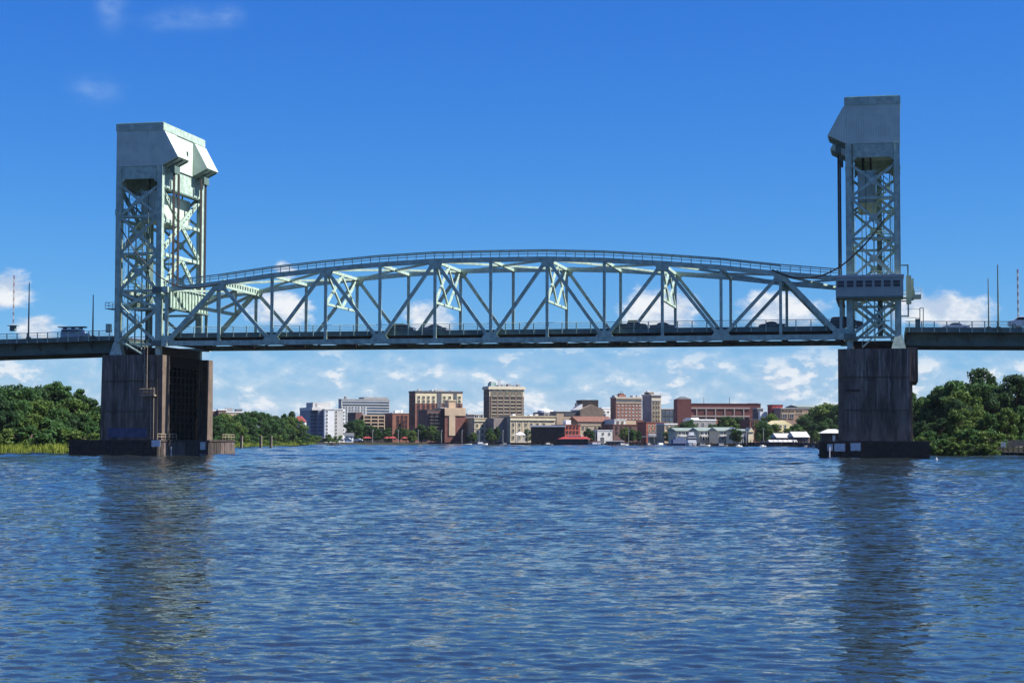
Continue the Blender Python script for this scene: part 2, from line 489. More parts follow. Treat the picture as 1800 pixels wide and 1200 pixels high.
def build_span():
    root = thing('lift_span', 'pale green steel truss lift span carrying the road between the two towers', 'bridge span', (SPAN / 2, WD / 2, 20))
    for side, Y in ((-1, 0.0), (1, WD)):
        ch = join([sweep([(i * PAN, Y, zt(i)) for i in range(NP + 1)], .72, .84), sweep([(-.3, Y, ZB), (SPAN + .3, Y, ZB)], .72, .92)])
        tr = part('truss', mesh_from('truss_chords', ch[0], ch[1], STEEL), root)
        for i in range(0, NP + 1):
            lo = ZB + .3
            if i in (0, NP): beam('vertical_member', (i * PAN, Y, lo), (i * PAN, Y, 31.0), .5, .44, STEEL, tr)
            else: beam('vertical_member', (i * PAN, Y, lo), (i * PAN, Y, zt(i) - .3), .5, .46, STEEL, tr)
        for i in range(NP):
            a, b = ((i, ZB), (i + 1, zt(i + 1))) if i % 2 == 0 else ((i, zt(i)), (i + 1, ZB))
            endp = i in (0, NP - 1)
            beam('end_post' if endp else 'diagonal_member', (a[0] * PAN, Y, a[1]), (b[0] * PAN, Y, b[1]), .86 if endp else .58, .54, STEEL, tr)
        for i in range(NP + 1):
            if i % 2 == 0:
                w, w2 = (1.75, .75)
                zz = ZB
                pl = [(-w, zz - .44), (w, zz - .44), (w, zz + .25), (w2 + .1, zz + 1.45), (-w2 - .1, zz + 1.45), (-w, zz + .25)]
            else:
                zz = zt(i); w = 1.35
                sl = (zt(min(NP, i + 1)) - zt(i - 1)) / (2 * PAN)
                pl = [(-w, zz + .40 - sl * w), (w, zz + .40 + sl * w), (w, zz - .25 + sl * w), (.75, zz - 1.35), (-.75, zz - 1.35), (-w, zz - .25 - sl * w)]
            pl = [(i * PAN + x, z) for x, z in pl]
            for s in (-1, 1):
                y0, y1 = sorted((Y + s * .365, Y + s * .40))
                v, f = extrude_xz(pl, y0, y1)
                part('gusset_plate', fixn(mesh_from('gusset_plate', v, f, STEEL)), tr)
    # lateral system between the top chords
    for i in range(1, NP):
        z = zt(i)
        beam('top_strut', (i * PAN, .3, z - .05), (i * PAN, WD - .3, z - .05), .55, .42, STEEL, root, ref=(1, 0, 0))
    for i in range(1, NP - 1, 2):
        for s, dz in ((0, -.10), (1, -.16)):
            y0, y1 = (.3, WD - .3) if s == 0 else (WD - .3, .3)
            m0 = Vector((i * PAN, y0, zt(i) + dz)); m2 = Vector(((i + 2) * PAN, y1, zt(i + 2) + dz)); m1 = Vector(((i + 1) * PAN, WD / 2, zt(i + 1) + dz))
            beam('top_lateral', m0, m1, .36, .40 - .02 * s, STEEL, root, ref=(0, 0, 1))
            beam('top_lateral', m1, m2, .36, .40 - .02 * s, STEEL, root, ref=(0, 0, 1))
    for i in (0, NP - 1):
        a, b = (0, 1) if i == 0 else (NP, NP - 1)
        for y0, y1, dz in ((.3, WD - .3, -.1), (WD - .3, .3, -.17)):
            beam('top_lateral', (a * PAN, y0, zt(0) + dz), (b * PAN, y1, zt(1) + dz), .4, .36, STEEL, root, ref=(0, 0, 1))
    # sway frames: lower strut and two crosses
    for i in (3, 5, 7, 9):
        X, zl, zh = i * PAN, 27.9, zt(i) - .3
        sw = beam('sway_frame', (X, .25, zl), (X, WD - .25, zl), .42, .40, STEEL, root, ref=(1, 0, 0))
        h = WD / 2
        for q, (y0, y1) in enumerate(((.3, h), (h, .3), (h, WD - .3), (WD - .3, h))):
            beam('sway_brace', (X + .02 * q, y0, zh), (X + .02 * q, y1, zl), .56 if q % 2 else .40, .34 - .03 * q, STEEL, sw, ref=(1, 0, 0))
    # portals on the sloping end posts
    for a, b in ((0, 1), (NP, NP - 1)):
        def pt(t, y): return Vector(((a + (b - a) * t) * PAN, y, ZB + (zt(1) - ZB) * t))
        po = beam('portal_frame', pt(.60, .3), pt(.60, WD - .3), .6, .5, STEEL, root, ref=(1, 0, 0))
        h = WD / 2
        for q, (y0, y1) in enumerate(((.3, h), (h, .3), (h, WD - .3), (WD - .3, h))):
            beam('portal_brace', pt(.96, y0), pt(.60, y1), .6, .36 - .02 * q, STEEL, po, ref=(1, 0, 0))
        # wide perforated portal girder on the top chord
        X = b * PAN + (.55 if a == 0 else -.55)
        perf('portal_girder', (X, .35, zt(1) + .02), (X, WD - .35, zt(1) - .1), 1.5, .3, STEEL, po, ref=(1, 0, 0))
    # lifting girders across the span ends
    for X, s in ((.25, 1), (SPAN - .25, -1)):
        lg = box('lifting_girder', (X - .28, .55, 27.7), (X + .28, WD - .55, 31.3), STEEL, root)
        box('flange', (X - .62, .5, 27.42), (X + .62, WD - .5, 27.69), STEELD, lg)
        box('flange', (X - .6, .5, 31.31), (X + .6, WD - .5, 31.5), STEEL, lg)
        for k in range(12):
            y = 1.4 + k * (WD - 2.8) / 11
            box('stiffener', (X + s * .29 - (.26 if s < 0 else 0), y - .09, 27.7), (X + s * .29 + (.26 if s > 0 else 0), y + .09, 31.3), STEEL, lg)
        for y in (.4, WD - .4):
            pass
        for zz in (31.0, ZB):
            for y in (-.78, WD + .78):
                e = X - s * .25
                x0, x1 = sorted((e - s * 2.5, e + s * .55))
                gs = box('guide_shoe', (x0, y - .36, zz - .52), (x1, y + .36, zz + .5), STEELD, root)
                x0, x1 = sorted((e + s * .60, e - s * .5))
                box('guide_pad', (x0, y - .40, zz - .56), (x1, y + .40, zz + .54), STEEL, gs)
    # floor system
    dk = box('deck', (-.6, 1.15, ROADZ - .28), (SPAN + .6, WD - 1.15, ROADZ), ASPH, root)
    for k in range(8):
        y = 2.2 + k * (WD - 4.4) / 7
        box('stringer', (-.5, y - .16, ROADZ - .95), (SPAN + .5, y + .16, ROADZ - .285), RUST, dk)
    for i in range(NP + 1):
        box('floor_beam', (i * PAN - .24, .37, 20.75), (i * PAN + .24, WD - .37, 21.62), RUST, dk)
        if i < NP:
            for q, (y0, y1) in enumerate(((.4, WD - .4), (WD - .4, .4))):
                beam('bottom_lateral', (i * PAN, y0, 20.85 - .12 * q), ((i + 1) * PAN, y1, 20.85 - .12 * q), .3, .1, RUST, dk, ref=(0, 0, 1))
    for y, s in ((.86, -1), (WD - .86, 1)):
        box('fascia_girder', (-.5, y - .12, 21.98), (SPAN + .5, y + .12, 22.86), STEELD, dk)
    # side railings on the deck and the catwalk railing on the near chord
    for y in (.62, WD - .62):
        rl = rod('roadway_railing', (-.5, y, 24.0), (SPAN + .5, y, 24.0), .11, STEEL, root)
        for zz in (23.66, 23.36, 23.08): rod('rail', (-.5, y, zz), (SPAN + .5, y, zz), .06, STEEL, rl)
        n = int(SPAN / 2.59)
        for k in range(n + 1): beam('railing_post', (k * SPAN / n, y + (.1 if y < 5 else -.1), 22.05), (k * SPAN / n, y + (.1 if y < 5 else -.1), 24.0), .17, .1, STEEL, rl)
    def chz(x):
        t = min(NP - 1e-6, max(0, x / PAN)); i = int(t); return zt(i) + (zt(i + 1) - zt(i)) * (t - i)
    wr = None
    for k, dz in enumerate((1.62, 1.3, .92)):
        for i in range(NP):
            if wr is None:
                v, f = sweep([(x, -.34, chz(x) + dz) for x in [j * PAN for j in range(NP + 1)]], .12, .20)
                wr = part('catwalk_railing', mesh_from('catwalk_top_rail', v, f, STEEL), root)
                break
        if k:
            v, f = sweep([(j * PAN, -.34, chz(j * PAN) + dz) for j in range(NP + 1)], .07, .12)
            part('rail', mesh_from('catwalk_rail', v, f, STEEL), wr)
    n = 72
    for k in range(n + 1):
        x = k * SPAN / n
        beam('railing_post', (x, -.34, chz(x) + .35), (x, -.34, chz(x) + 1.6), .13, .08, STEEL, wr)
        if PAN * 1.05 < x < SPAN - PAN * 1.05:
            pass
    v, f = sweep([(j * PAN, .42, chz(j * PAN) + 1.5) for j in range(1, NP)], .10, .14)
    part('rail', mesh_from('catwalk_back_rail', v, f, STEEL), wr)
    return root
span = build_span()

# ------------------------------------------------------------------ towers
def build_tower(left):
    mx = (lambda u: u) if left else (lambda u: SPAN - u)
    sgn = 1 if left else -1
    side = 'left' if left else 'right'
    root = thing('lift_tower', 'green steel lift tower at the %s end, ' % side + ('sunlit machine house leaning towards the channel' if left else 'with the blue grey operator cabin on it'), 'lift tower', (mx(-5.4), WD / 2, 19))
    UO, UI = -9.72, -1.5
    def bx(name, u0, u1, y0, y1, z0, z1, m, par=None):
        a, b = sorted((mx(u0), mx(u1)))
        return box(name, (a, y0, z0), (b, y1, z1), m, par or root)
    V3 = lambda u, y, z: Vector((mx(u), y, z))
    # machinery house: two overhanging sheave bays and the recessed middle
    prof = [(-10.3, 54.42), (-1.35, 54.42), (2.05, 56.05), (-.62, 60.95), (-.95, 61.1), (-.95, 62.4), (-10.3, 62.4)]
    mid = [(-10.28, 54.44), (-1.0, 54.44), (-1.0, 62.38), (-10.28, 62.38)]
    v, f = join([extrude_xz([(mx(u), z) for u, z in prof], -.42, 5.4), extrude_xz([(mx(u), z) for u, z in mid], 5.42, 14.6), extrude_xz([(mx(u), z) for u, z in prof], 14.62, 20.5)])
    mh = part('machinery_house', fixn(mesh_from('machinery_house', v, f, STEEL2)), root)
    bx('roof_fascia', -10.42, -.83, -.54, 20.62, 61.2, 62.55, STEEL, mh)
    bx('roof', -10.1, -1.1, -.2, 20.3, 62.56, 62.72, STEEL, mh)
    rod('roof_vent', V3(-6.2, 4, 62.7), V3(-6.2, 4, 63.5), .35, STEEL, mh)
    if left: bx('window', -.99, -.93, 6.4, 7.0, 57.6, 58.9, GLASS, mh)
    bx('window', -.99, -.93, 11.4, 12.0, 57.6, 58.9, GLASS, mh)
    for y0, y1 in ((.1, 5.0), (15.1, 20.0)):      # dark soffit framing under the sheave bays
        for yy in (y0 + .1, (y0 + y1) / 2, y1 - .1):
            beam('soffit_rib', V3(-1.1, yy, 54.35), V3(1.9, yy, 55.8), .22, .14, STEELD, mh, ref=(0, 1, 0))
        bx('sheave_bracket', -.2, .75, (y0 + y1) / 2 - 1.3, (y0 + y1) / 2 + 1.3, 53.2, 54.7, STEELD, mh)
    # legs
    for u, w in ((UO, .92), (UI, 1.0)):
        for Y in (0.0, WD):
            lg = bx('leg', u - w / 2, u + w / 2, Y - .5, Y + .5, 18.72, 54.38, STEEL)
            k = [(-1.25, -1.0, 18.7), (1.25, -1.0, 18.7), (1.25, 1.0, 18.7), (-1.25, 1.0, 18.7), (-.62, -.55, 21.2), (.62, -.55, 21.2), (.62, .55, 21.2), (-.62, .55, 21.2)]
            if u == UO: part('leg_foot', mesh_from('leg_foot', [(mx(u) + a, Y + b, c) for a, b, c in k], BOXF, STEEL), lg)
            for sy in (-1, 1):                     # flange lines of the built-up leg
                for su in (-1, 1):
                    bx('leg_flange', u + su * w / 2 - .04, u + su * w / 2 + .04, Y + sy * .52 - .06, Y + sy * .52 + .06, 21.3, 54.36, STEEL, lg)
    # heavy girders under the house
    for Y in (0.0, WD):
        bx('top_girder', UO + .52, UI - .72, Y - .32, Y + .32, 52.05, 54.40, STEEL)
        for u, s in ((UO + .5, 1), (UI - .7, -1)):
            v, f = extrude_xz([(mx(u), 52.06), (mx(u + s * .7), 52.06), (mx(u), 51.35)], Y - .30, Y + .30)
            part('knee_plate', fixn(mesh_from('knee_plate', v, f, STEEL)), root)
    for u in (UO, UI):
        ig = bx('cross_girder', u - .25, u + .25, .52, WD - .52, 50.5, 54.36, STEEL)
        bx('flange', u - .6, u + .62, .53, WD - .53, 50.2, 50.49, STEELD, ig)
    LV = [50.9, 45.0, 37.9, 30.9]
    for u in (UO + .1, UI - .1):
        bx('floor_girder', u - .3, u + .3, .7, WD - .7, 18.74, 20.45, RUST)
    for y in (4.5, 8.2, 12.0, 15.8):
        bx('floor_strut', UO + .5, UI - .5, y - .2, y + .2, 19.5, 20.4, RUST)
    # front and back bracing
    for Y in (0.0, WD):
        for k in range(3):
            z1, z0 = LV[k], LV[k + 1]
            beam('cross_brace', V3(UO + .4, Y, z1 - .2), V3(UI - .5, Y, z0 + .3), .46, .46, STEEL, root)
            beam('cross_brace', V3(UI - .5, Y, z1 - .2), V3(UO + .4, Y, z0 + .3), .46, .42, STEEL, root)
            cx_, cz_ = (UO + UI) / 2, (z0 + z1) / 2
            v, f = extrude_xz([(mx(cx_ - .8), cz_), (mx(cx_), cz_ - .8), (mx(cx_ + .8), cz_), (mx(cx_), cz_ + .8)], Y - .26, Y + .26)
            part('gusset_plate', fixn(mesh_from('gusset_plate', v, f, STEEL)), root)
        for z in LV[1:] + [27.5]:
            bx('strut', UO + .5, UI - .7, Y - .19, Y + .19, z - .22, z + .22, STEEL)
        for q, (ua, ub) in enumerate(((UO, UI), (UI, UO))):
            beam('cross_brace', V3(ua + (.4 if ua == UO else -.5), Y, 27.3 if q else 30.6), V3(ub + (.4 if ub == UO else -.5), Y, 21.3 if q else 27.7), .56, .44 - .04 * q, STEEL, root)
        beam('cross_brace', V3(UO + .4, Y, 27.3), V3(UI - .5, Y, 21.3), .5, .36, STEEL, root)
        beam('cross_brace', V3(UI - .5, Y, 30.6), V3(UO + .4, Y, 27.7), .5, .38, STEEL, root)
        bx('strut', UO + .5, UI - .7, Y - .19, Y + .19, 20.6, 21.0, STEEL)
    # side bracing, perforated members
    for u in (UO, UI):
        pe = lambda n, a, b, t: perf(n, a, b, .92, t, STEEL, root, (1, 0, 0))
        pe('side_brace', V3(u, .5, 50.2), V3(u, WD - .5, 38.3), .44); pe('side_brace', V3(u, WD - .5, 50.2), V3(u, .5, 38.3), .40)
        pe('side_brace', V3(u, WD / 2, 37.9), V3(u, .5, 31.0), .44); pe('side_brace', V3(u, WD / 2, 37.9), V3(u, WD - .5, 31.0), .44)
        for z in (44.4, 37.9, 30.9):
            bx('side_strut', u - .24, u + .24, .5, WD - .5, z - .32, z + .32, STEEL)
        if u == UO:
            for s in (0, 1): beam('side_brace', V3(u, .5 if s else WD - .5, 30.6), V3(u, WD - .5 if s else .5, 27.6), .45, .3 - .04 * s, STEEL, root, ref=(1, 0, 0))
    # platforms with railings inside the tower
    def platform(u0, u1, y0, y1, z, name='platform', sides='fblr', m=STEEL):
        pf = bx(name, u0, u1, y0, y1, z - .14, z, m)
        ends = {'f': ((u0, y0), (u1, y0)), 'b': ((u0, y1), (u1, y1)), 'l': ((u0, y0), (u0, y1)), 'r': ((u1, y0), (u1, y1))}
        for s in sides:
            (a, b), (c, d) = ends[s]
            for zz in (.55, 1.1): rod('rail', V3(a, b, z + zz), V3(c, d, z + zz), .08, m, pf)
            n = max(1, int(math.hypot(c - a, d - b) / 1.4))
            for k in range(n + 1):
                t = k / n; rod('railing_post', V3(a + (c - a) * t, b + (d - b) * t, z), V3(a + (c - a) * t, b + (d - b) * t, z + 1.1), .09, m, pf)
        return pf
    platform(-11.1 if left else -8.9, -4.9, 1.2, 5.4, 45.4, sides='fl')
    platform(-8.9, -5.4, 1.2, 5.4, 38.2, sides='fb')
    platform(-8.9, -5.4, 1.2, 5.4, 31.2, sides='fb')
    platform(-12.5, -10.2, .3, 3.6, 27.7, sides='flb')
    platform(-9.0, -1.9, 1.0, 8.0, 27.72, sides='f')
    if left: bx('machine_cabinet', -10.9, -10.3, 3.8, 5.2, 45.4, 47.0, STEEL)
    bx('machine_cabinet', -8.2, -6.9, 2.2, 4.6, 27.74, 30.2, STEELD)
    # stair and elevator core
    core = bx('elevator_shaft', -7.1, -6.2, 6.6, 8.0, 21.0, 50.1, STEELD)
    for (u, y) in ((-8.5, 1.6), (-8.5, 5.0), (-5.7, 1.6), (-5.7, 5.0)):
        bx('core_column', u - .1, u + .1, y - .1, y + .1, 20.0, 50.1, STEEL, core)
    z = 27.9; k = 0
    while z < 47.5:
        ua, ub = (-8.3, -5.9) if k % 2 == 0 else (-5.9, -8.3)
        yy = 2.2 if k % 2 == 0 else 4.2
        st = beam('stair_flight', V3(ua, yy, z), V3(ub, yy, z + 2.4), .26, 1.0, STEEL, root, ref=(0, 1, 0))
        for dy in (-.5, .5): beam('stair_rail', V3(ua, yy + dy, z + 1.1), V3(ub, yy + dy, z + 3.5), .07, .06, STEEL, st, ref=(0, 1, 0))
        bx('stair_landing', (ub - .3), (ub + .3), 1.7, 4.8, z + 2.36, z + 2.46, STEEL, st)
        z += 2.4; k += 1
    for u, y in ((-9.0, .7), (-2.3, .75)):
        for d in (-.22, .22): rod('ladder_stile', V3(u + d, y, 21), V3(u + d, y, 52), .07, STEEL, core)
        for q in range(60): rod('ladder_rung', V3(u - .22, y, 21.3 + q * .51), V3(u + .22, y, 21.3 + q * .51), .045, STEEL, core)
    for u, y in ((-4.4, 1.1), (-7.4, 8.6), (-3.6, 9.5)):
        rod('conduit', V3(u, y, 21), V3(u, y, 50), .16, STEELD, core)
    # open stairs down to the pier deck on the front face
    flights = [((-8.6, 28.0), (-5.0, 24.6)), ((-5.2, 24.6), (-8.9, 21.4)), ((-8.7, 21.4), (-4.4, 18.95))] if left else [((-3.9, 27.6), (-7.6, 23.6)), ((-7.6, 23.6), (-4.1, 21.0)), ((-7.4, 22.6), (-3.6, 19.0))]
    for q, ((ua, za), (ub, zb_)) in enumerate(flights):
        yy = -.95 - .25 * (q % 2)
        st = beam('stair_flight', V3(ua, yy, za), V3(ub, yy, zb_), .24, .9, STEEL, root, ref=(0, 1, 0))
        for dy in (-.42, .42):
            beam('stair_rail', V3(ua, yy + dy, za + 1.1), V3(ub, yy + dy, zb_ + 1.1), .08, .06, STEEL, st, ref=(0, 1, 0))
            for t in (0, .25, .5, .75, 1):
                u = ua + (ub - ua) * t; zz = za + (zb_ - za) * t
                rod('railing_post', V3(u, yy + dy, zz), V3(u, yy + dy, zz + 1.1), .06, STEEL, st)
    for u, zz in ((-5.1, 24.6), (-8.8, 21.4)) if left else ((-7.6, 23.6),):
        bx('stair_landing', u - .7, u + .7, -1.7, -.52, zz - .12, zz, STEEL)
    # counterweight hangs free inside the tower
    cw = thing('counterweight', 'large grey counterweight block hanging inside the %s lift tower' % side, 'counterweight', (mx(-4.5), WD / 2, 44))
    bb = bx('weight_block', -6.1, -3.0, 1.7, WD - 1.7, 44.6, 50.0, STEEL2, cw)
    bx('steel_edge', -6.2, -2.9, 1.6, WD - 1.6, 44.3, 44.58, STEEL, bb)
    for Y in (3.5, WD - 3.5):
        for u in (-5.2, -3.9): rod('hanger', V3(u, Y, 50), V3(u, Y, 54.4), .28, CABLE, cw)
    # lift ropes from the sheaves to the lifting girder
    for Y, where in ((2.0, 'near'), (4.3, 'near'), (WD - 4.3, 'far'), (WD - 2.0, 'far')):
        pos = ('front' if Y in (2.0, WD - 4.3) else 'rear')
        rp = thing('lift_rope_set', '%s dark lift rope set at the %s side of the %s tower' % (pos, where, side), 'cable', (mx(.3), Y, 31.5))
        for k in range(5):
            rod('wire_rope', V3(.26 + k * .035, Y - .24 + .12 * k, 31.5), V3(.26 + k * .035, Y - .24 + .12 * k, 54.0), .15, CABLE, rp)
    return root, bx, V3, platform
tl = build_tower(True)
tr_ = build_tower(False)

# operator cabin and fittings on the right tower
def build_cabin():
    root, bx, V3, platform = tr_
    x0, x1, y0, y1, z0, z1 = 123.55, 134.95, -1.95, 3.4, 27.75, 31.0
    CAB = mat('blue_grey_cabin_siding', (.30, .35, .32), .6, .08, .6)
    CABT = mat('lilac_grey_roof_edge', (.36, .38, .395), .7, .1, .8)
    cb = box('operator_cabin', (x0, y0, z0), (x1, y1, z1), CAB, root)
    box('cabin_roof', (x0 - .12, y0 - .16, z1 + .004), (x1 + .12, y1 + .12, z1 + .42), CABT, cb)
    box('cabin_floor_frame', (x0 + .06, y0 + .06, z0 - .3), (x1 - .06, y1 - .06, z0 - .004), STEELD, cb)
    for c in (1478, 1494.5, 1511, 1527, 1543, 1559.5, 1576):
        X = at_y(c, 498, y0).x
        w = box('window', (X - .56, y0 - .05, 29.35), (X + .56, y0 - .006, 30.45), GLASS, cb)
        for a, b, c_, d in ((-.64, .64, 30.46, 30.54), (-.64, .64, 29.26, 29.34)): box('window_frame', (X + a, y0 - .07, c_), (X + b, y0 - .004, d), CABT, w)
        box('glazing_bar', (X - .56, y0 - .065, 29.87), (X + .56, y0 - .051, 29.93), CAB, w)
    # access balcony, sign board and frames on the road side
    GP = mat('green_panel_paint', (.36, .42, .30), .6, .12, .8)  # even yellowish green for the side panels and balcony
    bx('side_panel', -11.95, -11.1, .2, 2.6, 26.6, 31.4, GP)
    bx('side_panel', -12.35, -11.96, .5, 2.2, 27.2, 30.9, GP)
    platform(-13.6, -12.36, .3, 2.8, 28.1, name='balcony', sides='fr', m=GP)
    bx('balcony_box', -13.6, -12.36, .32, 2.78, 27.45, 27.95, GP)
    for z in (33.2, 27.0, 24.4):
        beam('pipe_frame', V3(-10.1, .6, z), V3(-11.5, .6, z), .22, .22, STEELD, root)
    beam('pipe_frame', V3(-11.4, .6, 33.3), V3(-11.4, .6, 24.3), .24, .24, STEELD, root)
build_cabin()

# drooping power cables from the towers to the span
def hanging(name, pts, d, m, label):
    cu = bpy.data.curves.new(name, 'CURVE'); cu.dimensions = '3D'; cu.bevel_depth = d / 2; cu.bevel_resolution = 1
    sp = cu.splines.new('NURBS'); sp.points.add(len(pts) - 1)
    for p, q in zip(sp.points, pts): p.co = (*q, 1)
    sp.use_endpoint_u = True; sp.order_u = 3
    o = bpy.data.objects.new(name, cu); dg = None
    COL.objects.link(o); bpy.context.view_layer.update()
    me = bpy.data.meshes.new_from_object(o.evaluated_get(bpy.context.evaluated_depsgraph_get()))
    bpy.data.objects.remove(o); me.name = name; me.materials.clear(); me.materials.append(m)
    return tag(part(name, me, None), label, 'cable')
hanging('power_cable', [at_y(x, y, Y) for x, y, Y in ((1357, 474, -.6), (1380, 485, -1.0), (1405, 489.5, -1.2), (1440, 487, -1.3), (1475, 471, -1.3), (1500, 450, -1.2), (1532, 418, -1.0), (1556, 384, -.8))], .30, CABLE,
        'thick dark power cable sagging from the span up to the right tower')
hanging('power_cable', [at_y(x, y, Y) for x, y, Y in ((213, 402, -.7), (228, 428, -.9), (244, 451, -1.0), (277, 485, -1.2), (308, 503, -1.2), (345, 508, -1.0), (384, 499, -.6))], .22, CABLE,
        'thin dark power cable sagging from the left tower to the span')

# ------------------------------------------------------------------ piers
def build_pier(left):
    mx = (lambda u: u) if left else (lambda u: SPAN - u)
    side = 'left' if left else 'right'
    root = thing('bridge_pier', ('dark stained concrete pier with blue painted patch under the left tower' if left else 'dark stained concrete pier under the right tower'), 'pier', (mx(-5.4), WD / 2, 2.9))
    def bx(name, u0, u1, y0, y1, z0, z1, m, par=None):
        a, b = sorted((mx(u0), mx(u1)))
        return box(name, (a, y0, z0), (b, y1, z1), m, par or root)
    def tap(name, u0, u1, y0, y1, z0, z1, m, e=.18, par=None):
        v = [(mx(u0 - e), y0 - e, z0), (mx(u1 + e), y0 - e, z0), (mx(u1 + e), y1 + e, z0), (mx(u0 - e), y1 + e, z0), (mx(u0), y0, z1), (mx(u1), y0, z1), (mx(u1), y1, z1), (mx(u0), y1, z1)]
        return part(name, fixn(mesh_from(name, v, BOXF, m)), par or root)
    u0, u1 = -11.45, (.55 if left else .50)
    sh = tap('shaft', u0, -.45, -3.0, .6, 2.6, 18.68, CONC)
    tap('edge_column', -.42, u1, -2.95, .5, 2.6, 18.66, CONCL, .05, sh)
    sh2 = tap('shaft', u0, -.45, 19.5, 22.6, 2.6, 18.68, CONC)
    tap('edge_column', -.42, u1, 19.55, 22.55, 2.6, 18.66, CONCL, .05, sh2)
    for z in (13.9, 8.2):
        bx('construction_joint', u0 + .05, -.5, -3.26, -3.02, z - .05, z + .05, mat('dark_joint_line', (.07, .06, .055), .9), sh)  # plain dark strip along each joint
    # dark diaphragm wall set back between the two shafts
    PIT_ = mat('shade_black_recess', (.011, .010, .010), .9, .2, .6)  # near-black: the deck's shadow is coloured into the dark recess panels
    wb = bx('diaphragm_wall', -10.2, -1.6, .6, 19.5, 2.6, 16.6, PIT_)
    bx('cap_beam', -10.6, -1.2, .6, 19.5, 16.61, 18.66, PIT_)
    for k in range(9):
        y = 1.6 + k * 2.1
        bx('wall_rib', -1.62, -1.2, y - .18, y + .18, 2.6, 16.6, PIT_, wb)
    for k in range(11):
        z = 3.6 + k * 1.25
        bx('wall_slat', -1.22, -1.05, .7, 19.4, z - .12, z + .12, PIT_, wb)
    if left:
        bx('painted_patch', -10.2, -2.25, -3.235, -3.05, 3.35, 5.1, BLUEP, sh)
        # caged ladders and the half-way platform
        def lad(u, y, z0, z1):
            for d in (-.28, .28): rod('ladder_stile', (mx(u + d), y, z0), (mx(u + d), y, z1), .12, TIMBERL, root)
            n = int((z1 - z0) / .6)
            for q in range(n): rod('ladder_rung', (mx(u - .28), y, z0 + .3 + q * .6), (mx(u + .28), y, z0 + .3 + q * .6), .07, TIMBERL, root)
        lad(-2.55, -3.45, 11.6, 20.2); lad(-1.15, -3.5, 3.0, 12.6)
        pf = bx('ladder_platform', -3.4, -.5, -4.2, -3.25, 11.0, 11.25, TIMBERL)
        for zz in (11.8, 12.3): rod('rail', (mx(-3.4), -4.2, zz), (mx(-.5), -4.2, zz), .12, TIMBERL, pf)
        for q in range(5): rod('railing_post', (mx(-3.4 + q * .725), -4.2, 11.25), (mx(-3.4 + q * .725), -4.2, 12.3), .1, TIMBERL, pf)
    else:
        bx('side_buttress', -11.4, -11.95, -1.4, 20.5, 2.6, 18.5, CONC)
        bx('bearing_corbel', -11.3, -12.9, -1.9, 21.0, 13.1, 18.9, CONC)
        bx('recess_lintel', -3.1, -.7, -3.3, -3.06, 11.35, 11.75, TIMBER, sh)
    return root
pl = build_pier(True)
pr = build_pier(False)

def build_fender(left):
    side = 'left' if left else 'right'
    x0, x1, y0, y1 = (-16.5, .95, -6.0, 34.5) if left else (120.6, 139.0, -5.4, 34.0)
    root = thing('pier_fender', 'black timber fender platform around the foot of the %s pier' % side, 'fender', ((x0 + x1) / 2, (y0 + y1) / 2, 0))
    box('platform', (x0 + .35, y0 + .35, -1.0), (x1 - .35, y1 - .35, 2.55), TIMBER, root)
    box('cap_rail', (x0 - .12, y0 - .12, 2.56), (x1 + .12, y1 + .12, 2.92), TIMBER, root)
    n = int((x1 - x0) / .62)
    for k in range(n):
        x = x0 + (k + .5) * (x1 - x0) / n
        box('plank', (x - .28, y0 + random.uniform(.0, .09), -1), (x + .28, y0 + .34, 2.55), TIMBER, root)
    n = 34
    for k in range(n):
        y = y0 + .7 + (k + .5) * (y1 - y0 - .7) / n
        xx = (x1 - .34, x1 + random.uniform(-.08, .0)) if left else (x0 + random.uniform(0, .08), x0 + .34)
        lightp = left and (7 <= k <= 14 - 4 or k > 28)
        m = CONCF if left and (2 <= k <= 10 or k >= 27) else TIMBER
        box('plank', (xx[0], y - .5, -1), (xx[1], y + .5, 2.55), m, root)
    for z in (.55, 1.6): box('waler', (x0 - .2, y0 - .14, z - .14), (x1 + .1, y0 - .01, z + .14), TIMBER, root)
    # pale notice boards
    bds = [(274, 779, 17, 12)] if left else [(1476, 786, 18, 13), (1504, 785, 17, 13), (1459, 786, 9, 11)]
    for px, py, w, h in bds:
        c = at_y(px, py, y0 - .25); s = (y0 - CY) / FPX * 1.02
        b = box('notice_board', (c.x - w * s / 2, y0 - .27, c.z - h * s / 2), (c.x + w * s / 2, y0 - .21, c.z + h * s / 2), SIGNW, root)
        for q in (-1, 1):
            box('board_post', (c.x + q * w * s * .3 - .05, y0 - .20, c.z - h * s / 2 - .2), (c.x + q * w * s * .3 + .05, y0 - .145, c.z + h * s / 2), TIMBERL, b)
    if left:
        for ya, yb in ((-5.6, 3.4), (27.5, 34.0)):
            for z in (3.5, 4.0): rod('rail', (x1 - .1, ya, z), (x1 - .1, yb, z), .12, TIMBERL, root)
            k = int((yb - ya) / 1.6)
            for q in range(k + 1): rod('railing_post', (x1 - .1, ya + q * (yb - ya) / k, 2.92), (x1 - .1, ya + q * (yb - ya) / k, 4.0), .12, TIMBERL, root)
        c = (x1 + .05, 14.0); b = box('notice_board', (x1 + .02, 15.0, 1.0), (x1 + .1, 17.6, 2.5), SIGNW, root)
        rod('depth_gauge', (x1 + .1, .4, -.2), (x1 + .1, .4, 1.6), .22, WHITE, root)
    else:
        rod('depth_gauge', (122.4, y0 - .3, -.2), (122.4, y0 - .3, 1.9), .22, SIGNW, root)
build_fender(True)
build_fender(False)

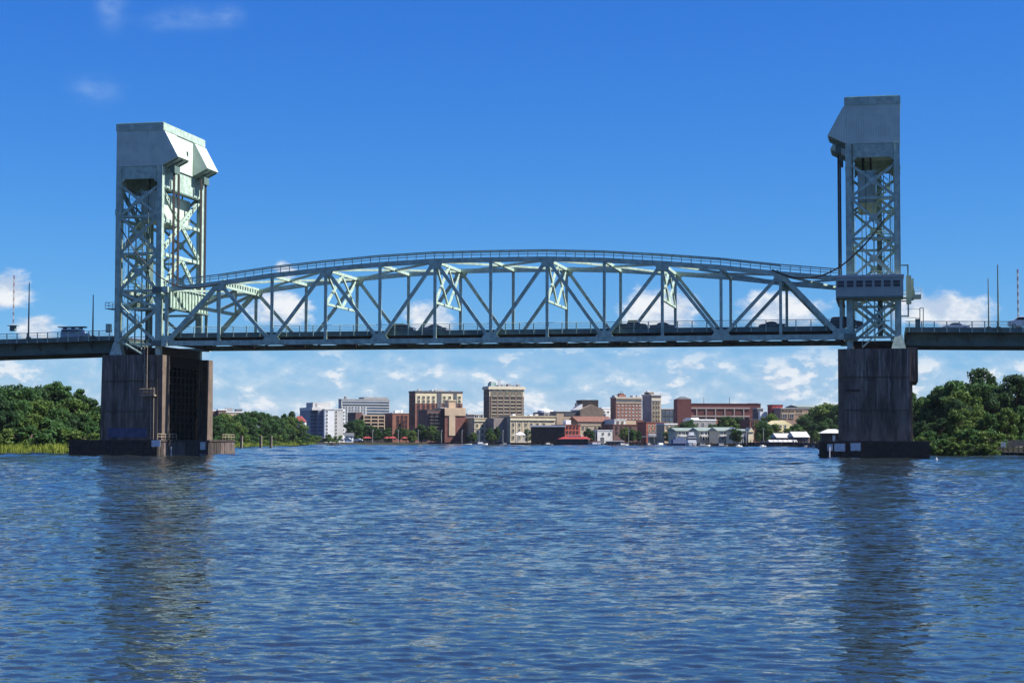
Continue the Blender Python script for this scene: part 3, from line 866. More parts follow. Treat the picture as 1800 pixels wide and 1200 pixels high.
# ------------------------------------------------------------------ approach spans
def build_approach(left):
    side = 'left' if left else 'right'
    xa, xb, sl = (-10.9, -96.0, .020) if left else (SPAN + 10.9, SPAN + 96.0, -.014)
    dz = lambda x: (x - xa) * sl if left else (x - xa) * sl
    root = thing('approach_span', 'dark green plate girder approach road leaving the %s edge of the picture' % side, 'bridge span', (xa, WD / 2, 19.4))
    def run(name, y0, y1, z0, z1, m, par=None):
        a, b = (xa, xb)
        v = [(a, y0, z0), (b, y0, z0 + dz(b)), (b, y1, z0 + dz(b)), (a, y1, z0), (a, y0, z1), (b, y0, z1 + dz(b)), (b, y1, z1 + dz(b)), (a, y1, z1)]
        return part(name, fixn(mesh_from(name, v, BOXF, m)), par or root)
    dk = run('deck', .55, WD - .55, ROADZ - .5, ROADZ - .1, ASPH)
    for y in (.4, WD - .4): run('fascia', y - .14, y + .14, 21.62, 22.42, STEELD, dk)
    for y in (3.0, WD / 2, WD - 3.0):
        g = run('plate_girder', y - .16, y + .16, 19.55, 22.09, STEELD)
        run('flange', y - .42, y + .42, 19.42, 19.545, STEELD, g)
    n = 16
    for k in range(n + 1):
        x = xa + (xb - xa) * k / n; d = dz(x)
        for y, s in ((3.0, -1), (WD - 3.0, 1)):
            v, f = [], []
            y2 = y + s * 2.3
            v = [(x - .1, y + s * .17, 20.2 + d), (x - .1, y + s * .17, 22.05 + d), (x - .1, y2, 22.05 + d), (x - .1, y2, 21.7 + d)]
            v += [(q[0] + .2, q[1], q[2]) for q in v]
            part('bracket', fixn(mesh_from('bracket', v, [(0, 1, 2, 3), (7, 6, 5, 4), (0, 4, 5, 1), (1, 5, 6, 2), (2, 6, 7, 3), (3, 7, 4, 0)], STEELD)), root)
        box('cross_beam', (x - .12, 3.2, 20.4 + d), (x + .12, WD - 3.2, 22.0 + d), STEELD, root)
    for y in (.18, WD - .18):
        rl = run('roadway_railing', y - .05, y + .05, 23.42, 23.54, STEEL)
        for zz in (23.12, 22.86, 22.62): run('rail', y - .03, y + .03, zz - .03, zz + .03, STEEL, rl)
        n = 40
        for k in range(n + 1):
            x = xa + (xb - xa) * (k + .3) / (n + .6); d = dz(x)
            box('railing_post', (x - .09, y - .05, 21.6 + d), (x + .09, y + .05, 23.5 + d), STEEL, rl)
    # supporting bent beyond the picture
    bt = thing('approach_bent', 'concrete bent carrying the %s approach road' % side, 'pier', (xb * .97 if left else xb, WD / 2, 0))
    X = xb + (3 if left else -3); zz = 19.4 + dz(X)
    box('bent_cap', (X - .9, 1.2, zz - 1.5), (X + .9, WD - 1.2, zz - .01), CONC, bt)
    for y in (3.2, WD - 3.2): rod('bent_column', (X, y, -1), (X, y, zz - 1.51), 1.5, CONC, bt)
    return dz
dzl = build_approach(True)
dzr = build_approach(False)

def pole(px, ytop, ybase, Y, label, d0=.34):
    a = at_y(px, ybase, Y); b = at_y(px, ytop, Y)
    root = thing('light_pole', label, 'pole', (a.x, a.y, a.z), 'poles along the approach roads')
    n = 10; v = []
    for z, d in ((a.z, d0), (b.z, d0 * .5)): v += [(a.x + .5 * d * math.cos(6.283 * i / n), a.y + .5 * d * math.sin(6.283 * i / n), z) for i in range(n)]
    f = [(i, (i + 1) % n, n + (i + 1) % n, n + i) for i in range(n)] + [tuple(range(n, 2 * n))]
    part('shaft', mesh_from('pole_shaft', v, f, STEELD), root)
    box('base_bracket', (a.x - .35, a.y - .3, a.z - .35), (a.x + .35, a.y + .35, a.z - .004), STEELD, root)
    beam('arm_strut', (a.x + .9, a.y + .2, a.z - 1.1), (a.x + .2, a.y, a.z - .3), .12, .12, STEELD, root)
pole(50, 497, 592, -.1, 'taller dark pole on the left approach road, beside the thin lattice mast')
pole(163, 518, 590, -.1, 'shorter dark pole on the left approach road, right of the parked looking van')
pole(1755, 465, 574, -.1, 'tall dark pole on the right approach road, tallest of the two')
pole(1738, 489, 574, WD + .1, 'shorter dark pole on the right approach road, second from the edge', .30)
# roadside cabinet and gate frames next to the towers
cabn = thing('roadside_cabinet', 'small grey cabinet on the left approach railing by the tower', 'cabinet', at_y(190, 588, .6))
c = at_y(190, 584, .6); box('cabinet_body', (c.x - .45, .5, c.z), (c.x + .45, 1.2, c.z + 1.6), STEELD, cabn); box('cabinet_door', (c.x - .36, .44, c.z + .1), (c.x + .36, .497, c.z + 1.5), STEEL, cabn)
gt = thing('gate_frame', 'open steel gate frame on the right approach beside the tower', 'gate', at_y(1618, 576, .2))
for px, yt in ((1617, 541), (1623, 541)):
    a = at_y(px, 575, .3); b = at_y(px, yt, .3); rod('gate_post', a, b, .16, STEELD, gt)
a = at_y(1617, 541, .3); b = at_y(1623, 541, .3); rod('gate_bar', a, b, .12, STEELD, gt)
for yy in (543, 558):
    a = at_y(1594, yy, .3); b = at_y(1617, yy + .5, .3); rod('gate_bar', a, b, .08, STEELD, gt)
box('gate_box', (at_y(1610, 575, .3).x - .1, .1, ROADZ - .4), (at_y(1617, 575, .3).x, .6, ROADZ + 1.3), STEELD, gt)

# ------------------------------------------------------------------ vehicles
WHEEL = {}
def wheel_mesh():
    if not WHEEL:
        def cyl(r, y0, y1, n=16):
            v = [(r * math.cos(6.2832 * i / n), y, r * math.sin(6.2832 * i / n)) for y in (y0, y1) for i in range(n)]
            f = [(i, (i + 1) % n, n + (i + 1) % n, n + i) for i in range(n)] + [tuple(range(n)), tuple(range(n, 2 * n))[::-1]]
            return v, f
        WHEEL['t'] = fixn(mesh_from('tyre', *cyl(.34, -.11, .11), BLACK)); WHEEL['r'] = fixn(mesh_from('rim', *cyl(.21, -.125, .125), CHROME))
    return WHEEL
BODIES = {  # side outline (x from the tail, z), window band outline, height
    'sedan': ([(0, .45), (.05, .95), (.5, 1.02), (1.25, 1.06), (1.75, 1.40), (2.3, 1.47), (2.95, 1.42), (3.55, 1.06), (4.4, .92), (4.6, .75), (4.62, .42)], [(1.35, 1.08), (1.80, 1.37), (2.95, 1.38), (3.42, 1.08)], 1.8),
    'suv': ([(0, .5), (.02, 1.15), (.22, 1.70), (.6, 1.80), (2.9, 1.80), (3.35, 1.70), (3.9, 1.22), (4.75, 1.08), (4.9, .85), (4.92, .48)], [(.35, 1.18), (.5, 1.68), (3.2, 1.68), (3.68, 1.20)], 1.9),
    'pickup': ([(0, .6), (0, 1.20), (1.95, 1.22), (2.15, 1.22), (2.4, 1.86), (3.9, 1.88), (4.45, 1.28), (5.55, 1.14), (5.72, .95), (5.75, .52)], [(2.35, 1.30), (2.52, 1.78), (3.85, 1.80), (4.25, 1.30)], 1.95),
    'van': ([(0, .45), (.02, 1.2), (.12, 1.95), (.4, 2.08), (3.6, 2.08), (4.05, 1.95), (4.55, 1.32), (5.25, 1.12), (5.4, .9), (5.42, .45)], [(.35, 1.30), (.4, 1.82), (3.75, 1.82), (4.28, 1.32)], 2.0)}
def car(name, label, kind, px, py, Y, mtl, face=1, z=None, scale=1.0, rack=False, group='vehicles crossing the bridge'):
    X = at_y(px, py, Y).x
    z = ROADZ if z is None else z
    out, win, wd = BODIES[kind]
    L = out[-1][0]
    root = thing(name, label, 'van' if kind == 'van' else ('truck' if kind == 'pickup' else 'car'), (X, Y, z), group)
    tr = lambda x: X + face * (x - L / 2) * scale
    sec = [(tr(x), z + h * scale) for x, h in out] + [(tr(L - .1), z + .26), (tr(.1), z + .26)]
    n = len(sec); v = []
    for t, ins in ((-1, .0), (-.93, .0), (.93, 0), (1, 0)):
        for x, h in sec:
            rel = (h - z) / (2.0 * scale); k = wd / 2 * scale * t * (1 - .12 * max(0, rel - .5) * 2)
            e = .05 if abs(t) == 1 else 0
            v.append((X + (x - X) * (1 - e * .3), Y + k, z + (h - z) * (1 - e * .5) + e * .2))
    f = []
    for r in range(3):
        for i in range(n): f.append((r * n + i, r * n + (i + 1) % n, (r + 1) * n + (i + 1) % n, (r + 1) * n + i))
    f += [tuple(range(n))[::-1], tuple(range(3 * n, 4 * n))]
    body = part('body', fixn(mesh_from('car_body', v, f, mtl)), root)
    for s in (-1, 1):
        v, f = extrude_xz([(tr(x), z + h * scale) for x, h in win], *sorted((Y + s * (wd / 2 * scale * .90), Y + s * (wd / 2 * scale + .015))))
        part('window', fixn(mesh_from('car_window', v, f, GLASS)), root)
        for wx in (L * .19, L * .80):
            mw = Matrix.Translation((tr(wx), Y + s * (wd / 2 * scale - .10), z + .34))
            w = part('wheel', wheel_mesh()['t'], root, mw); part('rim', wheel_mesh()['r'], w, mw)
        box('headlight', (tr(L - .12) - .05, Y + s * wd * .33 - .16, z + .72), (tr(L - .12) + .16 * face + .03, Y + s * wd * .33 + .16, z + .86), WHITE, root)
        box('tail_light', (tr(.02) - .06, Y + s * wd * .36 - .12, z + .8), (tr(.02) + .06, Y + s * wd * .36 + .12, z + 1.05), REDR, root)
    if rack:
        for dy in (-.55, .55): beam('roof_rack', (tr(-.3), Y + dy, z + 2.32), (tr(L * .88), Y + dy, z + 2.32), .1, .1, BLACK, root)
        for t in (.1, .4, .7): beam('rack_bar', (tr(L * t), Y - .8, z + 2.2), (tr(L * t), Y + .8, z + 2.2), .24, .08, BLACK, root, ref=(1, 0, 0))
        bd = box('roof_ladder', (min(tr(-.7), tr(L * .9)), Y - .7, z + 2.37), (max(tr(-.7), tr(L * .9)), Y + .5, z + 2.52), STEELD, root)
CW = mat('white_car_paint', (.68, .69, .70), .25, .04, 2, spec=.6)
CS = mat('silver_car_paint', (.32, .34, .36), .25, .06, 2, spec=.6)
CD = mat('dark_car_paint', (.025, .027, .033), .25, .1, 2, spec=.6)
CG = mat('grey_car_paint', (.11, .12, .135), .25, .1, 2, spec=.6)
CR = mat('maroon_car_paint', (.10, .022, .022), .25, .1, 2, spec=.6)
car('van', 'pale van with a ladder on its roof rack on the left approach', 'van', 133, 580, 4.5, CS, 1, ROADZ - .55, rack=True)
car('car', 'dark sport utility car nearest the left third of the span deck', 'suv', 706, 578, 4.6, CD, 1)
car('car', 'grey sedan just right of the dark sport utility car on the span', 'sedan', 764, 578, 4.6, CG, 1, scale=1.06)
car('pickup_truck', 'dark pickup truck right of the middle of the span deck', 'pickup', 1110, 574, 4.6, CD, 1, scale=1.02)
car('car', 'low dark sedan just ahead of the dark pickup truck', 'sedan', 1165, 577, 4.6, CG, 1)
car('car', 'dark sedan crossing the right end of the span deck', 'sedan', 1357, 576, 5.6, CD, -1)
car('car', 'maroon sport utility car passing under the operator cabin', 'suv', 1488, 574, 5.0, CR, 1, scale=1.15)
car('car', 'low white sedan on the right approach half hidden by the railing', 'sedan', 1681, 577, 4.8, CW, -1, ROADZ - .62)
car('car', 'white sport utility car at the right edge of the picture', 'suv', 1797, 572, 3.4, CW, -1, ROADZ - .15)

# ------------------------------------------------------------------ lattice masts
def mast(px, ytop, ybase, Y, label):
    b = at_y(px, ybase, Y); t = at_y(px, ytop, Y)
    root = thing('signal_mast', label, 'mast', b, 'lattice masts on the approach roads')
    box('base_box', (b.x - .55, Y - .4, b.z - .9), (b.x + .55, Y + .4, b.z + .1), STEELD, root)
    box('base_platform', (b.x - 1.0, Y - .5, b.z + .11), (b.x + 1.0, Y + .5, b.z + .25), STEELD, root)
    H = t.z - b.z; n = 14
    RM = mat('mast_red', (.20, .085, .075), .6); 
    for k in range(n):
        z0, z1 = b.z + H * k / n, b.z + H * (k + 1) / n
        sec = None
        for q in range(3):
            a = 2.094 * q + .4; x, y = b.x + .13 * math.cos(a), b.y + .13 * math.sin(a)
            m = RM if k % 2 else PALEG
            if sec is None: sec = rod('mast_section', (x, y, z0), (x, y, z1), .07, m, root)
            else: rod('mast_leg', (x, y, z0), (x, y, z1), .07, m, sec)
            a2 = a + 2.094; x2, y2 = b.x + .13 * math.cos(a2), b.y + .13 * math.sin(a2)
            rod('mast_brace', (x, y, z0), (x2, y2, (z0 + z1) / 2), .05, m, sec); rod('mast_brace', (x, y, z1), (x2, y2, (z0 + z1) / 2), .05, m, sec)
mast(23, 484, 574, WD - .3, 'thin red and white lattice mast at the left edge of the picture')
mast(1790, 473, 568, WD - .3, 'thin red and white lattice mast at the right edge of the picture')

# ------------------------------------------------------------------ trees
def tube(p0, p1, r0, r1, n=7):
    p0, p1 = np.array(p0, float), np.array(p1, float)
    d = p1 - p0; d /= np.linalg.norm(d)
    a = np.cross(d, (0, 0, 1) if abs(d[2]) < .9 else (1, 0, 0)); a /= np.linalg.norm(a); b = np.cross(d, a)
    v = []
    for p, r in ((p0, r0), (p1, r1)):
        for i in range(n): v.append(tuple(p + r * (math.cos(6.2832 * i / n) * a + math.sin(6.2832 * i / n) * b)))
    f = [(i, (i + 1) % n, n + (i + 1) % n, n + i) for i in range(n)]
    return v, f
def tree_proto(seed, H, W, n_lobes, n_leaf, leaf, trunk_h, m, shape='round'):
    """trunk + limbs mesh and a crown of leaf clumps spread through uneven lobes; base at origin"""
    g = np.random.default_rng(seed)
    parts = []
    pts, nor = [], []
    cents = []
    parts.append(tube((0, 0, -.6), (g.normal(0, .2), g.normal(0, .2), trunk_h), W * .035 + .08, W * .025 + .05))
    parts.append(tube((0, 0, trunk_h - .1), (g.normal(0, .4), g.normal(0, .4), H * .86), W * .024 + .05, .05))
    for k in range(n_lobes):
        t = (k + .5) / n_lobes
        z = trunk_h * .75 + (H - trunk_h * .75) * (t * .93 + g.uniform(-.03, .05))
        if shape == 'round': rad = W * .5 * math.sqrt(max(.04, 1 - (abs(t - .40) / .68) ** 2))
        elif shape == 'column': rad = W * .5 * (1 - .55 * t)
        else: rad = W * .5 * (1.02 - t) ** .8
        a = g.uniform(0, 6.283) if n_lobes < 6 else k * 2.4 + g.normal(0, .5)
        rr = rad * g.uniform(.25, 1.0)
        c = np.array((rr * math.cos(a), rr * math.sin(a), z))
        s = np.array((1, 1, .72)) * (W * g.uniform(.09, .215) * (1.0 if shape == 'round' else 1.25))
        cents.append((c, s))
        parts.append(tube((0, 0, max(trunk_h * .8, z - s[0] * 1.4)), c, .05 + W * .007, .03, 5))
    tot = sum(float(s[0]) ** 2 for c, s in cents)
    for c, s in cents:
        n = int(n_leaf * float(s[0]) ** 2 / tot)
        d = g.normal(size=(n, 3)); d /= np.linalg.norm(d, axis=1)[:, None]
        r = g.uniform(.55, 1.12, n) ** .7
        bumpy = 1 + .22 * np.sin(d[:, :1] * 5 + seed) * np.cos(d[:, 1:2] * 6 + seed * 2)
        pts.append(c + d * s * r[:, None] * bumpy); nor.append(d + g.normal(0, .55, (n, 3)))
    P = np.concatenate(pts); N = np.concatenate(nor); N /= np.linalg.norm(N, axis=1)[:, None]
    n = len(P)
    A = np.cross(N, g.normal(size=(n, 3))); A /= np.linalg.norm(A, axis=1)[:, None] + 1e-9
    B = np.cross(N, A)
    sz = leaf * g.uniform(.55, 1.25, n)[:, None]
    q = np.stack([P - A * sz - B * sz * .25, P - B * sz * .75 + N * sz * .2, P + A * sz + B * sz * .1, P + B * sz * .8 - N * sz * .15], 1).reshape(-1, 3)
    keep = q[:, 2] > .05
    q[:, 2] = np.maximum(q[:, 2], .05)
    f = np.arange(4 * n).reshape(-1, 4)
    cr = bpy.data.meshes.new('crown'); cr.from_pydata(q.tolist(), [], f.tolist()); cr.materials.append(m)
    tv, tf = join(parts)
    tk = mesh_from('trunk', tv, tf, BARK, True)
    return tk, cr
PROTO = {}
PROTO['broad'] = [tree_proto(10 + k, 14, 10.5, 30, 6200, .34, 3.0, LEAF[0]) for k in range(3)]
PROTO['dark'] = [tree_proto(20 + k, 15, 10, 30, 6200, .34, 3.2, LEAF[1]) for k in range(2)]
PROTO['bright'] = [tree_proto(30 + k, 11, 9.5, 24, 5000, .33, 1.5, LEAF[2]) for k in range(2)]
PROTO['spire'] = [tree_proto(40 + k, 15, 5.5, 26, 3600, .32, 2.0, LEAF[1], 'cone') for k in range(1)]
PROTO['column'] = [tree_proto(45 + k, 15, 6.0, 28, 4200, .34, 3.0, LEAF[0], 'column') for k in range(2)]
PROTO['shrub'] = [tree_proto(50 + k, 4.5, 6.5, 10, 1700, .26, .4, LEAF[k % 2 * 2]) for k in range(2)]
HT = {'broad': 14, 'dark': 15, 'bright': 11, 'spire': 15, 'column': 15, 'shrub': 4.5}
tcount = [0]
TREES = []
ORDW = ['first', 'second', 'third', 'fourth', 'fifth', 'sixth', 'seventh', 'eighth', 'ninth', 'tenth', 'eleventh', 'twelfth', 'thirteenth', 'fourteenth', 'fifteenth', 'sixteenth']
def tree(kind, loc, H, label, group, wide=1.0):
    pr_ = PROTO[kind]; tk, cr = pr_[tcount[0] % len(pr_)]; tcount[0] += 1
    nm = {'broad': 'broadleaf_tree', 'dark': 'evergreen_tree', 'bright': 'leafy_tree', 'spire': 'conifer_tree', 'column': 'slender_tree', 'shrub': 'shrub'}[kind]
    root = thing(nm, label, 'shrub' if kind == 'shrub' else 'tree', loc, group)
    s = H / HT[kind]
    mw = Matrix.Translation(loc) @ Matrix.Rotation(random.uniform(0, 6.28), 4, 'Z') @ Matrix.Diagonal((s * wide, s * wide, s, 1))
    part('trunk', tk, root, mw); part('crown', cr, root, mw)
    return root
def tree_px(kind, px, ytop, dist, label, group, wide=1.0, base=None):
    t = at_dist(px, ytop, dist); b = .7 if base is None else base
    TREES.append((label, px))
    return tree(kind, Vector((t.x, t.y, b)), max(1.5, t.z - b), label, group, wide)

# west bank wood left of the left pier: (x, top y, metres away, kind, width)
G1 = 'trees of the wood left of the left pier'
WOODL = [(-30, 678, 445, 'broad', 1), (4, 682, 440, 'broad', 1.1), (24, 676, 452, 'dark', 1), (50, 682, 440, 'broad', 1), (64, 679, 460, 'dark', .9), (82, 672, 465, 'column', 1), (97, 671, 468, 'column', .95), (110, 674, 462, 'column', 1),
         (122, 700, 446, 'broad', .9), (139, 680, 470, 'column', .8), (136, 702, 440, 'bright', 1.0), (158, 700, 446, 'dark', 1), (172, 712, 440, 'broad', .9), (190, 716, 446, 'dark', 1), (-12, 690, 430, 'dark', 1), (38, 704, 425, 'broad', 1),
         (78, 706, 428, 'bright', 1.1), (104, 716, 424, 'broad', 1), (16, 722, 420, 'dark', 1), (60, 728, 419, 'bright', .9), (150, 726, 424, 'broad', 1), (128, 730, 421, 'dark', .9), (92, 738, 418, 'shrub', 1.4), (-60, 680, 450, 'broad', 1.1), (-90, 684, 450, 'dark', 1.1), (-50, 700, 432, 'bright', 1.1)]
LAB1 = {'broad': 'mid green broadleaf tree in the wood left of the left pier', 'dark': 'dark evergreen tree in the wood left of the left pier', 'bright': 'low yellowish tree before the wood left of the left pier',
        'column': 'slender tree rising above the wood left of the left pier', 'shrub': 'low shrub at the reed edge left of the left pier'}
for x, y, d, k, w in WOODL: tree_px(k, x, y, d + 4, LAB1[k], G1, w)
for k in range(13):
    px = -70 + k * 21
    tree_px('shrub', px + random.uniform(-6, 6), random.uniform(746, 764), random.uniform(412, 417), LAB1['shrub'], G1, random.uniform(1.2, 1.7))
# west bank wood seen between the left pier and the town
G2 = 'trees of the wood right of the left pier'
LAB2 = {'broad': 'mid green broadleaf tree in the low wood right of the left pier', 'dark': 'dark evergreen tree in the low wood right of the left pier', 'bright': 'yellowish tree in the low wood right of the left pier',
        'spire': 'pointed tree rising at the right end of the low wood', 'shrub': 'low shrub behind the marsh grass right of the left pier', 'column': 'slender tree rising above the low wood right of the left pier'}
WOODM = [(345, 728, 640, 'broad', 1), (366, 732, 620, 'dark', 1), (384, 731, 610, 'broad', 1), (398, 728, 640, 'bright', 1), (412, 729, 650, 'broad', 1), (424, 726, 670, 'dark', 1), (436, 723, 690, 'broad', 1.1), (450, 725, 700, 'dark', 1.1),
         (462, 722, 720, 'column', .9), (470, 726, 735, 'broad', 1.1), (482, 731, 750, 'dark', 1.1), (492, 733, 770, 'broad', 1), (499, 725, 790, 'column', .8), (506, 733, 800, 'bright', .9), (513, 721, 815, 'spire', 1), (522, 735, 830, 'bright', .9),
         (531, 752, 850, 'dark', .9), (404, 742, 600, 'broad', 1), (440, 744, 640, 'dark', 1), (468, 746, 670, 'broad', 1), (490, 748, 720, 'dark', 1), (424, 750, 615, 'bright', .9), (456, 752, 650, 'broad', .9), (509, 750, 760, 'dark', .9), (385, 748, 590, 'dark', 1)]
def shore_d(px): return float(np.interp(px, [340, 375, 414, 494, 552, 585], [640, 665, 697, 832, 917, 955]))
for x, y, d, k, w in WOODM: tree_px(k, x, y, shore_d(x) + 16 + max(0, 752 - y) * 1.1, LAB2[k], G2, w)
for k in range(12):
    px = 380 + k * 15
    tree_px('shrub', px, random.uniform(764, 769), shore_d(px) + 11, LAB2['shrub'], G2, random.uniform(1.1, 1.6))
# east bank wood at the right
G3 = 'trees of the wood right of the right pier'
LAB3 = {'broad': 'large broadleaf tree in the wood right of the right pier', 'dark': 'dark evergreen tree in the wood right of the right pier', 'bright': 'yellow green tree before the wood right of the right pier',
        'spire': 'small pointed conifer beside the right pier', 'shrub': 'leafy shrub overhanging the water right of the right pier'}
WOODR = [(1608, 690, 470, 'broad', .8), (1616, 698, 520, 'spire', .7), (1623, 695, 525, 'spire', .6), (1628, 716, 450, 'dark', 1.0), (1642, 692, 440, 'broad', .8), (1652, 684, 446, 'bright', .75), (1670, 668, 440, 'broad', .95), (1682, 702, 408, 'dark', .9),
         (1700, 690, 420, 'bright', 1.0), (1721, 649, 446, 'dark', .8), (1724, 672, 438, 'broad', .9), (1745, 676, 432, 'broad', .95), (1760, 690, 420, 'dark', .95), (1785, 660, 424, 'dark', 1.0), (1806, 664, 430, 'dark', .9), (1830, 668, 430, 'broad', 1), (1865, 660, 440, 'dark', 1),
         (1690, 720, 399, 'bright', .9), (1716, 722, 402, 'bright', 1.0), (1655, 735, 402, 'dark', 1), (1740, 726, 396, 'broad', 1), (1770, 718, 398, 'bright', .8), (1796, 712, 402, 'broad', .9), (1622, 740, 404, 'dark', .9), (1640, 742, 415, 'broad', .9)]
for x, y, d, k, w in WOODR: tree_px(k, x, y, d, LAB3[k], G3, w, 1.6)
for k in range(12):
    tree_px('shrub', 1612 + k * 17, random.uniform(756, 772), random.uniform(386, 391), LAB3['shrub'], G3, random.uniform(1.1, 1.6), .6)
for k in range(11):
    t = at_y(1634 + k * 11, 782, 60 - k * .55)
    tree('shrub', Vector((t.x, t.y, -.1)), random.uniform(2.0, 3.3), 'low shrub growing at the waterline between the right pier and the dock', G3, random.uniform(1.0, 1.5))

# marsh reeds along the west bank
def reeds():
    g = np.random.default_rng(5)
    V, F = [], []
    pts = [Vector(p) for p in LB]
    for i in range(1, len(pts) - 1):
        a, b = pts[i], pts[i + 1]; L = (b - a).length; t = (b - a) / L; nrm = Vector((t.y, -t.x))
        n = int(L * 46)
        for k in range(n):
            s = g.uniform(0, L); o = g.uniform(-1.6, 6.5)
            p = a + t * s - nrm * o
            h = g.uniform(.9, 1.75) * (1.0 if o > 0 else .8); w = g.uniform(.09, .2); an = g.uniform(0, 3.14); lx, ly = g.normal(0, .22, 2)
            z = -.3 if o < 1.2 else .6
            dx_, dy_ = w * math.cos(an), w * math.sin(an)
            k0 = len(V)
            V += [(p.x - dx_, p.y - dy_, z), (p.x + dx_, p.y + dy_, z), (p.x + lx, p.y + ly, z + h + (.6 if z < 0 else 0))]
            F.append((k0, k0 + 1, k0 + 2))
    o = part('marsh_grass', mesh_from('marsh_grass', V, F, REED), None)
    tag(o, 'yellow green marsh reeds along the left bank at the waterline', 'grass'); o['kind'] = 'stuff'
reeds()
# mooring piles in front of the marsh
for k, (px, d) in enumerate(((423, 640), (457, 660), (475, 668))):
    c = at_dist(px, 785, d); t = at_dist(px, 765, d)
    r = thing('mooring_pile', ['leftmost wooden pile standing off the marsh', 'middle wooden pile standing off the marsh', 'rightmost wooden pile standing off the marsh'][k], 'pile', (c.x, c.y, -.5), 'piles off the marsh')
    rod('post', (c.x, c.y, -1), (c.x, c.y, t.z), .55, TIMBER, r); rod('post', (c.x + .55, c.y, -1), (c.x + .55, c.y, t.z - .1), .4, TIMBERL, r)

# ------------------------------------------------------------------ town
PHI = R(34)
E1 = Vector((math.cos(PHI), math.sin(PHI), 0)); E2 = Vector((-math.sin(PHI), math.cos(PHI), 0)); N1 = -E2; N2 = -E1
GZ = 1.7
CAMP = Vector((CX, CY, CZ))
WINM = {}
def win_mesh(fm, pm):
    k = (fm.name, pm.name)
    if k not in WINM:
        fr = []
        for a, b in (((-.62, -.10, -.60), (-.5, .02, .60)), ((.5, -.10, -.60), (.62, .02, .60)), ((-.5, -.10, .5), (.5, .02, .60)), ((-.5, -.13, -.60), (.5, .02, -.5))): fr.append((boxv(a, b), BOXF))
        fr.append((boxv((-.03, -.06, -.5), (.03, .0, .5)), BOXF))
        nfr = sum(len(f) for v, f in fr)
        fr.append((boxv((-.5, -.04, -.5), (.5, .01, .5)), BOXF))
        v, f = join(fr); me = mesh_from('window', v, f, [fm, pm])
        for i, p in enumerate(me.polygons): p.material_index = 0 if i < nfr else 1
        WINM[k] = me
    return WINM[k]
